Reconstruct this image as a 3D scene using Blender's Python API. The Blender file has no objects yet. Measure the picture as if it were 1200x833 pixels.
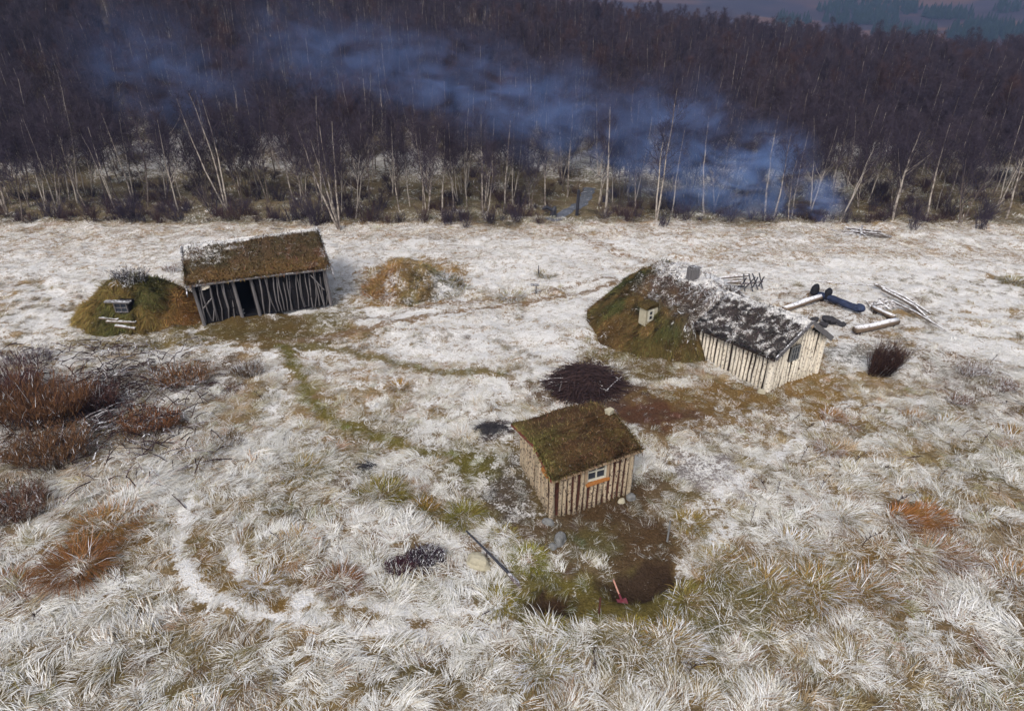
import bpy, math, random
import numpy as np
from mathutils import Vector, Matrix, Euler
random.seed(7); rng = np.random.default_rng(11)
R = math.radians
SC = bpy.context.scene; COL = SC.collection

# ------------------------------------------------------------------ camera, world, sun, exposure
PITCH = R(28); FPX = 750.0; CAMH = 13.0
cd = bpy.data.cameras.new('camera'); cam = bpy.data.objects.new('camera', cd); COL.objects.link(cam)
cam.location = (0, 0, CAMH); cam.rotation_euler = (math.pi/2 - PITCH, 0, 0)
cd.sensor_width = 36; cd.lens = 36*FPX/1200; cd.clip_start = .1; cd.clip_end = 6000
SC.camera = cam
SUN_EL, SUN_AZ = R(44), R(198)          # azimuth clockwise from +Y: behind the camera, to the left
w = bpy.data.worlds.new('World'); SC.world = w; w.use_nodes = True
wn = w.node_tree.nodes; wl = w.node_tree.links
bg = wn['Background']; sky = wn.new('ShaderNodeTexSky'); sky.sky_type = 'NISHITA'
sky.sun_disc = False; sky.sun_elevation = SUN_EL; sky.sun_rotation = SUN_AZ
sky.air_density = 1.0; sky.dust_density = 3.0
hs = wn.new('ShaderNodeHueSaturation'); hs.inputs['Saturation'].default_value = .42
wl.new(sky.outputs[0], hs.inputs['Color']); wl.new(hs.outputs[0], bg.inputs[0]); bg.inputs[1].default_value = .125
sd = bpy.data.lights.new('sun', 'SUN'); sun = bpy.data.objects.new('sun', sd); COL.objects.link(sun)
sd.energy = 1.5; sd.angle = R(16); sd.color = (1, .95, .88)
sun.rotation_euler = Vector((math.sin(SUN_AZ)*math.cos(SUN_EL), math.cos(SUN_AZ)*math.cos(SUN_EL), math.sin(SUN_EL))).to_track_quat('Z', 'Y').to_euler()
SC.view_settings.view_transform = 'Standard'; SC.view_settings.look = 'None'
SC.view_settings.exposure = 0.55; SC.view_settings.gamma = 1
SC.cycles.max_bounces = 5; SC.cycles.diffuse_bounces = 3; SC.cycles.transparent_max_bounces = 6
SC.cycles.volume_bounces = 1; SC.cycles.use_denoising = True; SC.cycles.denoising_prefilter = 'ACCURATE'; SC.cycles.denoising_input_passes = 'RGB_ALBEDO_NORMAL'; SC.cycles.use_adaptive_sampling = False

# ------------------------------------------------------------------ helpers
def G(px, py, z=0.0):
    """ground point (at height z) under a spot measured on the photograph"""
    u = (px-600)/FPX; v = (416.5-py)/FPX
    d = (u, math.cos(PITCH)+v*math.sin(PITCH), -math.sin(PITCH)+v*math.cos(PITCH))
    t = (z-CAMH)/d[2]
    return d[0]*t, d[1]*t
def ppm(px, py):
    x, y = G(px, py); return FPX/(y*math.cos(PITCH)+CAMH*math.sin(PITCH))
def hash2(i, j, s):
    n = (i.astype(np.int64)*374761393 + j.astype(np.int64)*668265263 + s*982451653) & 0xffffffff
    n = ((n ^ (n >> 13))*1274126177) & 0xffffffff
    return ((n ^ (n >> 16)) & 0xffff)/65535.0
def vnoise(x, y, s=0):
    x = np.asarray(x, float); y = np.asarray(y, float)
    i = np.floor(x); j = np.floor(y); fx = x-i; fy = y-j
    fx = fx*fx*(3-2*fx); fy = fy*fy*(3-2*fy)
    a = hash2(i, j, s); b = hash2(i+1, j, s); c = hash2(i, j+1, s); d = hash2(i+1, j+1, s)
    return (a*(1-fx)+b*fx)*(1-fy)+(c*(1-fx)+d*fx)*fy
def fbm(x, y, s=0, o=4):
    v = 0; a = .5
    for k in range(o):
        v = v+a*vnoise(np.asarray(x)*2**k, np.asarray(y)*2**k, s+k*17); a *= .5
    return v/(1-.5**o)
def sstep(a, b, x):
    t = np.clip((x-a)/(b-a), 0, 1); return t*t*(3-2*t)

CREST = ([-260, -110, 18.7, 50, 76, 115, 220], [48, 30, 9.0, 5.3, 2.9, .3, -4])
def H(x, y):
    """terrain height"""
    x = np.asarray(x, float); y = np.asarray(y, float)
    h = (fbm(x*.16, y*.16, 3, 3)-.5)*.5 + (fbm(x*.9, y*.9, 5, 2)-.5)*.38*sstep(60, 45, y)+(fbm(x*2.3, y*2.3, 7, 2)-.5)*.12*sstep(50, 40, y)
    p = np.clip((y-54)/106, 0, None)
    rise = np.interp(x, *CREST)*np.minimum(p, 1)**1.25
    rise = rise - np.clip(y-165, 0, 240)*.14
    near = np.exp(-((x-2.4)**2+(y-15)**2)/30)
    return h*(1-.6*near) + rise
def Hs(x, y): return float(H(np.array([x]), np.array([y]))[0])

def np_mesh(name, V, tris=None, quads=None, mats=(), col=None, smooth=False, midx=None):
    me = bpy.data.meshes.new(name)
    V = np.asarray(V, np.float32).reshape(-1, 3)
    nt = 0 if tris is None else len(tris); nq = 0 if quads is None else len(quads)
    me.vertices.add(len(V)); me.vertices.foreach_set('co', V.ravel())
    loops = []; starts = []; s = 0
    if nt: loops.append(np.asarray(tris, np.int32).ravel()); starts.append(np.arange(nt)*3); s = nt*3
    if nq: loops.append(np.asarray(quads, np.int32).ravel()); starts.append(s+np.arange(nq)*4)
    L = np.concatenate(loops); S = np.concatenate(starts).astype(np.int32)
    me.loops.add(len(L)); me.loops.foreach_set('vertex_index', L)
    me.polygons.add(len(S)); me.polygons.foreach_set('loop_start', S)
    for m in mats: me.materials.append(m)
    if midx is not None: me.polygons.foreach_set('material_index', np.asarray(midx, np.int32))
    if smooth: me.polygons.foreach_set('use_smooth', np.ones(len(S), bool))
    if col is not None:
        c = np.ones((len(V), 4), np.float32); c[:, :3] = np.asarray(col)[:, :3]
        me.attributes.new('col', 'FLOAT_COLOR', 'POINT').data.foreach_set('color', c.ravel())
    me.update(calc_edges=True); return me
def link(name, data, parent=None, loc=None, rot=None):
    o = bpy.data.objects.new(name, data); COL.objects.link(o)
    if parent: o.parent = parent
    if loc is not None: o.location = loc
    if rot is not None: o.rotation_euler = rot
    return o
def tag(o, label=None, cat=None, group=None, kind=None):
    if label: o['label'] = label
    if cat: o['category'] = cat
    if group: o['group'] = group
    if kind: o['kind'] = kind
    return o
def empty(name, loc, rz, label, cat, group=None):
    o = link(name, None, loc=loc, rot=(0, 0, rz)); o.empty_display_size = .3
    return tag(o, label, cat, group)

class MB:
    """collects boxes and tubes, becomes ONE mesh object"""
    def __init__(s): s.v = []; s.f = []; s.m = []
    def add(s, v, f, mi=0):
        b = len(s.v); s.v += [tuple(p) for p in v]; s.f += [tuple(i+b for i in q) for q in f]; s.m += [mi]*len(f); return s
    def box(s, c, size, rz=0, rx=0, ry=0, mi=0, jit=0):
        M = Matrix.Translation(c) @ Euler((rx, ry, rz)).to_matrix().to_4x4()
        v = [M @ Vector((a*size[0]/2+random.uniform(-jit, jit), b*size[1]/2+random.uniform(-jit, jit), d*size[2]/2+random.uniform(-jit, jit))) for a in (-1, 1) for b in (-1, 1) for d in (-1, 1)]
        return s.add(v, [(0, 1, 3, 2), (4, 6, 7, 5), (0, 4, 5, 1), (2, 3, 7, 6), (0, 2, 6, 4), (1, 5, 7, 3)], mi)
    def beam(s, a, b, wd, th, up=(0, 0, 1), mi=0):
        a = Vector(a); b = Vector(b); d = (b-a).normalized(); sd = d.cross(Vector(up)).normalized(); u = sd.cross(d)
        v = [p+sd*i*wd/2+u*j*th/2 for p in (a, b) for i, j in ((-1, -1), (1, -1), (1, 1), (-1, 1))]
        return s.add(v, [(3, 2, 1, 0), (4, 5, 6, 7), (0, 1, 5, 4), (1, 2, 6, 5), (2, 3, 7, 6), (3, 0, 4, 7)], mi)
    def tube(s, pts, rad, n=6, mi=0, cap=True, jit=0):
        pts = [Vector(p) for p in pts]; v = []; f = []
        for k, p in enumerate(pts):
            d = (pts[min(k+1, len(pts)-1)]-pts[max(k-1, 0)]).normalized()
            ref = Vector((1, 0, 0)) if abs(d.x) < .8 else Vector((0, 1, 0))
            a = d.cross(ref).normalized(); b = d.cross(a); r = rad[k] if hasattr(rad, '__len__') else rad
            for i in range(n):
                t = 2*math.pi*i/n; q = r*(1+random.uniform(-jit, jit)); v.append(p+a*math.cos(t)*q+b*math.sin(t)*q)
        for k in range(len(pts)-1):
            for i in range(n): f.append((k*n+i, k*n+(i+1) % n, (k+1)*n+(i+1) % n, (k+1)*n+i))
        if cap: f.append(tuple(range(n))[::-1]); f.append(tuple((len(pts)-1)*n+i for i in range(n)))
        return s.add(v, f, mi)
    def mesh(s, name, *mats, smooth=False):
        me = bpy.data.meshes.new(name); me.from_pydata(s.v, [], s.f)
        for m in mats: me.materials.append(m)
        me.polygons.foreach_set('material_index', s.m)
        if smooth: me.polygons.foreach_set('use_smooth', [True]*len(s.f))
        import bmesh
        bm = bmesh.new(); bm.from_mesh(me); bmesh.ops.recalc_face_normals(bm, faces=bm.faces); bm.to_mesh(me); bm.free()
        return me
    def build(s, name, mat, parent=None, loc=None, rot=None, smooth=False):
        return link(name, s.mesh(name, *(mat if isinstance(mat, (list, tuple)) else (mat,)), smooth=smooth), parent, loc, rot)

# ------------------------------------------------------------------ materials
class NT:
    def __init__(s, name, rough=.9, spec=.2):
        s.m = bpy.data.materials.new(name); s.m.use_nodes = True; s.t = s.m.node_tree
        s.b = s.t.nodes['Principled BSDF']; s.b.inputs['Roughness'].default_value = rough; s.b.inputs['Specular IOR Level'].default_value = spec
    def n(s, typ, ins=None, **kw):
        nd = s.t.nodes.new('ShaderNode'+typ)
        for k, v in kw.items(): setattr(nd, k, v)
        for k, v in (ins or {}).items(): s.put(nd.inputs[k], v)
        return nd
    def put(s, sock, v):
        if isinstance(v, bpy.types.NodeSocket): s.t.links.new(v, sock)
        else: sock.default_value = (*v, 1) if isinstance(v, tuple) and len(v) == 3 and sock.type == 'RGBA' else v
    def noise(s, scale, detail=4, rough=.6, vec=None, dist=0):
        i = {'Scale': scale, 'Detail': detail, 'Roughness': rough, 'Distortion': dist}
        if vec is not None: i['Vector'] = vec
        return s.n('TexNoise', i).outputs['Fac']
    def math(s, op, a, b=0.0, clamp=False): return s.n('Math', {0: a, 1: b}, operation=op, use_clamp=clamp).outputs[0]
    def ramp(s, f, a, b, lo=0.0, hi=1.0): return s.n('MapRange', {'Value': f, 'From Min': a, 'From Max': b, 'To Min': lo, 'To Max': hi}).outputs[0]
    def mix(s, f, a, b, blend='MIX'):
        nd = s.n('Mix', data_type='RGBA', blend_type=blend); s.put(nd.inputs[0], f); s.put(nd.inputs[6], a); s.put(nd.inputs[7], b); return nd.outputs[2]
    def obj(s): return s.n('TexCoord').outputs['Object']
    def geo(s): return s.n('NewGeometry')
    def upness(s): return s.n('SeparateXYZ', {0: s.geo().outputs['Normal']}).outputs[2]
    def scale(s, vec, xyz): return s.n('Mapping', {'Vector': vec, 'Scale': xyz}).outputs[0]
    def bump(s, h, strength=.4, dist=.03): s.put(s.b.inputs['Normal'], s.n('Bump', {'Height': h, 'Strength': strength, 'Distance': dist}).outputs[0])
    def out(s, c): s.put(s.b.inputs['Base Color'], c); return s.m
FROST = (.80, .80, .83)
def wood(name, a, b, frost=0.0, scale=(6, 6, .8), fleck=None, fl=.62, rand=.35, top=.35):
    t = NT(name); v = t.obj(); rnd = t.n('ObjectInfo').outputs['Random']
    vv = t.n('VectorMath', {0: t.scale(v, scale), 1: t.n('CombineXYZ', {0: t.math('MULTIPLY', rnd, 37.0), 1: t.math('MULTIPLY', rnd, 91.0)}).outputs[0]}, operation='ADD').outputs[0]
    n1 = t.noise(3, 5, .65, vv); c = t.mix(t.ramp(n1, .3, .7), a, b)
    if fleck:
        n2 = t.noise(5, 3, .6, t.scale(vv, (.6, .6, 3.0))); c = t.mix(t.ramp(n2, fl, fl+.07), c, fleck)
    c = t.mix(t.math('MULTIPLY', rnd, rand), c, tuple(x*.45 for x in a))
    if frost:
        n3 = t.noise(9, 4, .7, v); u = t.ramp(t.upness(), top, top+.45)
        f = t.math('MULTIPLY', u, t.ramp(n3, .62-frost*.45, .72-frost*.35), True); c = t.mix(f, c, FROST)
    t.bump(n1, .5, .02); return t.out(c)
def plain(name, a, b, scale=8, rough=.9, spec=.2, frost=0.0, top=.3, bump=.4, dist=.03):
    t = NT(name, rough, spec); v = t.obj(); n1 = t.noise(scale, 5, .65, v); c = t.mix(t.ramp(n1, .32, .68), a, b)
    if frost:
        n3 = t.noise(scale*1.7, 5, .75, v); u = t.ramp(t.upness(), top, top+.45)
        c = t.mix(t.math('MULTIPLY', u, t.ramp(n3, .66-frost*.45, .72-frost*.3), True), c, FROST)
    t.bump(n1, bump, dist); return t.out(c)

M = {}
M['cream_log'] = wood('cream_birch_log', (.78, .725, .62), (.62, .54, .43), fleck=(.10, .07, .05), fl=.565, scale=(5, 5, 1.2), rand=.35)
M['hut_log'] = wood('hut_birch_log', (.50, .415, .30), (.33, .245, .16), fleck=(.05, .026, .022), fl=.53, scale=(5, 5, 1.4), rand=.55)
M['gap'] = plain('dark_gap_bark', (.035, .017, .014), (.10, .034, .022), 9)
M['gap_grey'] = plain('grey_gap_bark', (.016, .012, .011), (.04, .028, .022), 9)
M['grey_pole'] = wood('weathered_grey_pole', (.19, .175, .175), (.085, .078, .08), frost=.12, top=.1, rand=.5)
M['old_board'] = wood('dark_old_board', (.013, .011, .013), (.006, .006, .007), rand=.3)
M['grey_board'] = wood('weathered_grey_board', (.17, .16, .165), (.09, .085, .085), frost=.28, rand=.2)
M['brown_board'] = wood('brown_board', (.40, .30, .20), (.24, .16, .10), rand=.2)
M['red_board'] = wood('red_brown_board', (.20, .05, .035), (.13, .04, .03), rand=.2)
M['new_wood'] = wood('orange_new_wood', (.40, .16, .045), (.28, .11, .03), rand=.1)
M['frame'] = wood('pale_window_frame', (.55, .53, .45), (.42, .40, .33), rand=.1)
M['frame_grey'] = wood('grey_window_frame', (.20, .20, .20), (.12, .12, .12), rand=.1)
tg = NT('window_glass', .12, .5); M['glass'] = tg.out((.03, .035, .045))
M['frost_log'] = wood('frosted_log', (.20, .145, .10), (.10, .07, .05), frost=.66, top=.35, rand=.2)
M['frost_pole'] = wood('frosted_pole', (.22, .18, .15), (.11, .09, .08), frost=.50, top=.25, rand=.5)
M['brush'] = plain('dark_brush_twig', (.022, .014, .017), (.05, .028, .026), 5)
M['brush_grey'] = plain('grey_brush_twig', (.13, .10, .10), (.06, .045, .045), 5, frost=.4)
M['stone'] = plain('grey_stone', (.20, .20, .20), (.10, .098, .094), 5, frost=.12, bump=1, dist=.06)
M['char'] = plain('charred_stone', (.02, .02, .024), (.055, .05, .055), 9)
M['pale_stone'] = plain('pale_stone', (.42, .38, .28), (.30, .27, .20), 7)
M['tarp'] = plain('blue_black_tarpaulin', (.010, .014, .034), (.03, .045, .10), 3.5, .6, .3, bump=1, dist=.08)
M['black'] = plain('black_cloth', (.010, .010, .014), (.02, .02, .025), 9)
M['red_steel'] = plain('red_painted_steel', (.20, .035, .05), (.13, .03, .04), 12, .5, .4)
M['shaft'] = plain('pale_pink_shaft', (.62, .32, .24), (.52, .26, .20), 12, .5, .4)
M['black_pole'] = plain('black_pole', (.013, .014, .022), (.03, .03, .04), 6, .5, .4)
M['gravel'] = plain('grey_path_gravel', (.070, .078, .10), (.13, .14, .17), 3, frost=.12)
M['soil'] = plain('wet_dark_soil', (.030, .019, .014), (.065, .042, .028), 6, bump=1.0, dist=.08)

def bark(name, pale):
    t = NT(name); v = t.obj(); rnd = t.n('ObjectInfo').outputs['Random']
    n1 = t.noise(2.2, 4, .7, t.scale(v, (1.5, 1.5, 1.0))); n2 = t.noise(7, 3, .7, t.scale(v, (1, 1, 2.5)))
    light = t.mix(n2, (.47, .42, .36), (.26, .22, .19)); dark = t.mix(n2, (.075, .06, .055), (.16, .125, .105))
    lo, hi = (.40, .54) if pale else (.47, .60)
    f = t.ramp(t.math('ADD', n1, t.math('MULTIPLY', t.math('SUBTRACT', rnd, .5), .12 if pale else .34)), lo, hi)
    return t.out(t.mix(f, dark, light))
M['bark'] = bark('birch_bark', False); M['bark_pale'] = bark('pale_birch_bark', True)
def twigmat(name, a, b):
    t = NT(name, 1, .05); rnd = t.n('ObjectInfo').outputs['Random']; n = t.noise(.8, 2, .5, t.obj())
    return t.out(t.mix(t.math('ADD', t.math('MULTIPLY', rnd, .6), t.math('MULTIPLY', n, .4)), a, b))
M['twig'] = twigmat('purple_brown_twig', (.037, .031, .048), (.062, .048, .060))
M['twig_red'] = twigmat('reddish_twig', (.046, .031, .038), (.074, .045, .046))
def vcol(name, inst=False):
    """colour of grass: per-point colour; frosted blades are those whose own random number is below the local frost level"""
    t = NT(name, .95, .1)
    if not inst:
        c = t.n('Attribute', attribute_name='col').outputs['Color']
        return t.out(c)
    c = t.n('Attribute', attribute_name='tint', attribute_type='INSTANCER').outputs['Color']
    fr = t.n('Attribute', attribute_name='frost', attribute_type='INSTANCER').outputs['Fac']
    bl = t.n('SeparateColor', {0: t.n('Attribute', attribute_name='col').outputs['Color']})
    k = t.ramp(t.math('SUBTRACT', fr, bl.outputs[0]), -.12, .12)
    tc = t.mix(1.0, c, t.n('CombineColor', {0: bl.outputs[1], 1: bl.outputs[1], 2: bl.outputs[1]}).outputs[0], 'MULTIPLY')
    return t.out(t.mix(k, tc, t.mix(bl.outputs[2], (.86, .855, .86), (.66, .625, .54))))
M['grass_col'] = vcol('coloured_grass'); M['grass_inst'] = vcol('frosted_grass', True)
def groundmat(name='frosted_ground', s1=3.2, s2=15, soft=.15):
    t = NT(name, 1, .05); pos = t.geo().outputs['Position']
    c = t.n('Attribute', attribute_name='col').outputs['Color']; fr = t.n('Attribute', attribute_name='frost').outputs['Fac']
    n1 = t.noise(s1, 6, .75, pos); n2 = t.noise(s2, 4, .7, pos); n3 = t.noise(.5, 3, .6, pos)
    c = t.mix(t.ramp(n2, .3, .7), c, t.mix(1.0, c, (.45, .43, .42), 'MULTIPLY'))
    c = t.mix(t.ramp(n3, .35, .7, 0, .5), c, t.mix(1.0, c, (1.25, 1.0, .8), 'MULTIPLY'))
    k = t.ramp(t.math('ADD', t.math('MULTIPLY', n1, .55), t.math('MULTIPLY', n2, .45)), .34, .62)
    f = t.ramp(t.math('SUBTRACT', fr, k), -soft, soft)
    t.bump(t.math('ADD', n1, t.math('MULTIPLY', n2, .4)), .9, .16 if s1 < 5 else .06)
    n4 = t.noise(s2*2.2, 3, .7, pos); return t.out(t.mix(f, c, t.mix(t.ramp(n4, .35, .68), FROST, (.60, .545, .46))))
M['ground'] = groundmat(); M['sod'] = groundmat('frosted_sod', 7, 26, .22)
def turfmat(name, a, b, d, frost=0., top=.5):
    t = NT(name, 1, .05); v = t.obj(); n1 = t.noise(1.3, 5, .7, v); n2 = t.noise(9, 4, .75, v)
    c = t.mix(t.ramp(n1, .35, .65), a, b); c = t.mix(t.ramp(n2, .42, .62), c, d)
    t.bump(n2, .9, .06)
    return t.out(c)
M['turf'] = turfmat('turf_sod', (.10, .065, .025), (.07, .06, .02), (.035, .022, .012))

# ------------------------------------------------------------------ ground colours: patches where the soil, sod and frost differ
STRAW = (.37, .27, .125); BEIGE = (.40, .30, .19); EARTH = (.105, .068, .036); GREEN = (.175, .155, .040); OCHRE = (.30, .19, .065)
RUST = (.19, .088, .034); DARK = (.035, .028, .030); SOIL = (.062, .041, .027); CHIP = (.115, .058, .036); GREY = (.30, .28, .28); OLIVE = (.20, .165, .07)
PATCH = [  # px, py, rx, ry, colour, frost, grass length, strength
 (600, 300, 900, 60, BEIGE, .74, .55, .9), (600, 268, 900, 12, BEIGE, .52, .8, .85), (1000, 292, 260, 14, BEIGE, .5, .6, .5),
 (90, 285, 120, 18, BEIGE, .55, .6, .5), (560, 420, 170, 45, BEIGE, .70, .35, .7), (700, 350, 90, 40, BEIGE, .84, .3, .7), (1080, 330, 120, 30, STRAW, .86, .4, .7),
 (160, 395, 140, 20, STRAW, .80, .5, .6), (680, 590, 115, 62, (.135, .10, .06), .20, .35, .95), (740, 620, 66, 60, EARTH, .06, .3, .95), (690, 632, 40, 20, (.15, .135, .05), .1, .4, .6), (560, 560, 90, 60, OLIVE, .42, .6, .6),
 (700, 700, 125, 42, GREEN, .14, .5, .95), (595, 580, 30, 44, (.10, .085, .075), .40, .3, .8), (775, 482, 68, 28, CHIP, .05, .10, .98), (700, 462, 85, 20, (.09, .06, .05), .18, .15, .8),
 (830, 552, 48, 26, GREY, .45, .12, .9), (815, 600, 30, 40, OLIVE, .45, .5, .6), (300, 389, 120, 21, (.13, .095, .035), .16, .4, .95), (392, 372, 32, 16, OLIVE, .35, .4, .7), (420, 345, 40, 20, OLIVE, .5, .5, .4),
 (740, 428, 70, 22, (.17, .125, .05), .30, .5, .9), (860, 468, 100, 20, (.22, .145, .055), .22, .4, .9), (965, 462, 45, 30, OCHRE, .2, .5, .85), (870, 505, 95, 20, (.28, .20, .10), .45, .35, .7), (990, 500, 40, 12, OLIVE, .5, .5, .5),
 (985, 372, 45, 20, (.22, .16, .10), .48, .2, .7), (1000, 415, 35, 14, (.20, .24, .27), .55, .2, .7),
 (60, 490, 105, 62, (.085, .055, .035), .36, .5, .95), (190, 445, 110, 30, (.11, .07, .045), .42, .6, .85), (190, 505, 70, 22, (.14, .08, .04), .45, .6, .7), (20, 580, 50, 30, DARK, .45, .5, .6),
 (490, 655, 50, 18, (.05, .035, .045), .30, .3, .9), (575, 503, 32, 14, (.055, .045, .055), .42, .2, .9), (432, 548, 16, 9, DARK, .3, .3, .9), (435, 580, 40, 16, GREEN, .3, .7, .7), (350, 550, 40, 20, OLIVE, .45, .7, .6),
 (520, 600, 40, 14, GREEN, .25, .8, .8), (555, 545, 40, 20, GREEN, .3, .6, .7), (440, 500, 50, 14, OLIVE, .35, .7, .7),
 (900, 690, 130, 38, (.27, .185, .06), .20, 1.1, .95), (1010, 660, 75, 30, OCHRE, .36, 1.1, .7), (820, 720, 80, 34, OLIVE, .22, 1.1, .85), (930, 620, 60, 16, OLIVE, .5, 1., .5), (1080, 612, 50, 22, RUST, .25, .5, .8), (1115, 655, 30, 16, RUST, .35, .5, .7), (110, 640, 45, 40, (.17, .09, .04), .2, .5, .8), (545, 604, 50, 12, OLIVE, .2, .5, .7), (448, 582, 40, 14, OLIVE, .2, .5, .7), (1010, 560, 80, 26, STRAW, .6, 1., .5),
 (720, 785, 150, 34, OLIVE, .42, 1.1, .7), (1150, 450, 62, 38, (.22, .16, .115), .52, .8, .85), (1090, 490, 60, 20, OLIVE, .52, 1., .6), (1160, 540, 60, 30, OLIVE, .55, 1., .6),
 (320, 680, 110, 45, OCHRE, .56, .8, .6), (110, 640, 70, 40, OCHRE, .35, .9, .75), (330, 600, 50, 22, OLIVE, .35, .9, .7), (400, 540, 60, 22, OLIVE, .4, .8, .6), (160, 398, 95, 14, OLIVE, .4, .5, .7), (715, 405, 45, 20, OLIVE, .35, .5, .6), (270, 560, 60, 30, STRAW, .62, .9, .5), (420, 690, 60, 20, OCHRE, .42, .8, .6), (150, 790, 200, 40, OLIVE, .52, .9, .6), (500, 790, 120, 40, OLIVE, .54, 1., .5), (735, 706, 75, 24, (.15, .125, .04), .08, .28, .95),
 (490, 325, 66, 30, OCHRE, .25, .8, .85), (610, 345, 70, 12, STRAW, .5, .9, .7), (1195, 330, 18, 12, OLIVE, .3, .7, .8),
 (648, 703, 34, 19, SOIL, 0, 0, 1), (742, 683, 48, 20, SOIL, 0, .0, 1), (778, 668, 26, 14, SOIL, 0, 0, 1),
]
LINES = [  # points, half width m, colour, frost, grass length, strength
 ([(330, 402), (352, 440), (362, 470), (392, 490), (440, 508), (500, 530), (560, 548)], .28, GREEN, .14, .35, .9),
 ([(340, 400), (390, 408), (450, 422), (520, 436), (600, 444)], .28, OLIVE, .2, .3, .85),
 ([(330, 403), (430, 384), (520, 366), (600, 355), (690, 342), (760, 318)], .26, (.24, .165, .10), .34, .15, .85),
 ([(420, 372), (520, 356), (620, 345), (720, 325)], .20, (.25, .18, .12), .42, .2, .8),
 ([(648, 262), (690, 282), (740, 300), (800, 312)], .5, (.30, .21, .13), .45, .2, .75),
 ([(800, 300), (900, 297), (1200, 296)], .4, BEIGE, .5, .3, .5),
 ([(225, 585), (208, 640), (232, 690), (300, 722), (420, 738), (600, 748)], .22, STRAW, .90, .12, .92),
 ([(300, 600), (268, 640), (290, 690), (340, 706), (470, 712), (590, 716)], .19, STRAW, .90, .12, .92),
 ([(248, 600), (235, 645), (262, 685), (330, 714)], .18, OCHRE, .2, .7, .9),
 ([(860, 610), (830, 640), (810, 668)], .35, STRAW, 1.0, .4, .8), ([(1000, 470), (900, 540), (800, 610)], .3, STRAW, .9, .3, .6),
]
LW = [(np.array([G(*p) for p in pts]), hw, c, f, g, s) for pts, hw, c, f, g, s in LINES]
PW = []
for px, py, rx, ry, c, f, g, s in PATCH:
    x0, y0 = G(px, py); k = ppm(px, py); ya = G(px, py+min(ry, 30))[1]; yb = G(px, py-min(ry, 30))[1]
    PW.append((x0, y0, rx/k, abs(yb-ya)/2*ry/min(ry, 30), c, f, g, s))
def fields(x, y):
    """colour, frost level and grass length of the ground at world points"""
    n = len(x); col = np.empty((n, 3)); b = fbm(x*.35, y*.35, 21, 3); b2 = fbm(x*1.1, y*1.1, 31, 3)
    col[:] = np.array(STRAW)*(1-b[:, None])+np.array(BEIGE)*b[:, None]
    big = fbm(x*.13+5, y*.13, 35, 3); st = fbm(x*.8+y*.3, y*2.0, 37, 3); fr = .80-.09*sstep(18, 26, y)+(st-.5)*1.35+(big-.5)*1.1+(b2-.5)*.6+(b-.5)*.5+(fbm(x*3.2, y*3.2, 33, 2)-.5)*.5; gl = .95+(b-.5)*.5
    gl = gl*np.interp(y, [8, 14, 22, 30, 45], [1.15, 1., .75, .55, .55])
    wx = (fbm(x*1.3, y*1.3, 41, 3)-.5); wy = (fbm(x*1.3, y*1.3, 47, 3)-.5); w2 = fbm(x*4, y*4, 53, 2)-.5; w3 = (fbm(x*2.2, y*2.2, 57, 3)-.5)*.75
    for x0, y0, rx, ry, c, f, g, s in PW:
        d = np.hypot((x-x0)/rx+wx*.9, (y-y0)/ry+wy*.9)+w2*.35
        m = sstep(1.14, .74, d+w3)*s
        col += (np.array(c)-col)*m[:, None]; fr += (f+(b2-.5)*.4-fr)*m; gl += (g-gl)*m
    for P, hw, c, f, g, s in LW:
        d = np.full(n, 1e9)
        for a, bb in zip(P[:-1], P[1:]):
            ab = bb-a; t = np.clip(((x-a[0])*ab[0]+(y-a[1])*ab[1])/(ab@ab), 0, 1)
            d = np.minimum(d, np.hypot(x-a[0]-t*ab[0], y-a[1]-t*ab[1]))
        m = sstep(1.5, .5, d/hw+wx*1.2+w2*.6)*s
        col += (np.array(c)-col)*m[:, None]; fr += (f-fr)*m; gl += (g-gl)*m
    # the wood floor beyond the field edge: brown heath, olive grass and patches of snow
    edge = sstep(43.4, 45.2, y+(fbm(x*.3, y*.3, 61, 2)-.5)*2.2)
    q = fbm(x*.22, y*.22, 71, 3); q2 = fbm(x*.7, y*.7, 73, 3)
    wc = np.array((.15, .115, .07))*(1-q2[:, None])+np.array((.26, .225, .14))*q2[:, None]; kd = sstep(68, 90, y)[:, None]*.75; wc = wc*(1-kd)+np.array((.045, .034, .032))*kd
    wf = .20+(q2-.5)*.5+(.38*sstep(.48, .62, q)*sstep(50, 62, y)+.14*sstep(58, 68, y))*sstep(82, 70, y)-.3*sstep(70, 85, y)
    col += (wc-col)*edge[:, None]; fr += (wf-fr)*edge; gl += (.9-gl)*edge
    return col, np.clip(fr, 0, 1), np.clip(gl, 0, 2)

def pits(x, y):
    d = 0*x
    for px, py, rx, ry, dep in ((648, 703, .75, .55, .28), (740, 686, .85, .5, .26), (778, 668, .5, .4, .18)):
        x0, y0 = G(px, py); d = d-dep*sstep(1.15, .5, np.hypot((x-x0)/rx, (y-y0)/ry))
    return d
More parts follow.
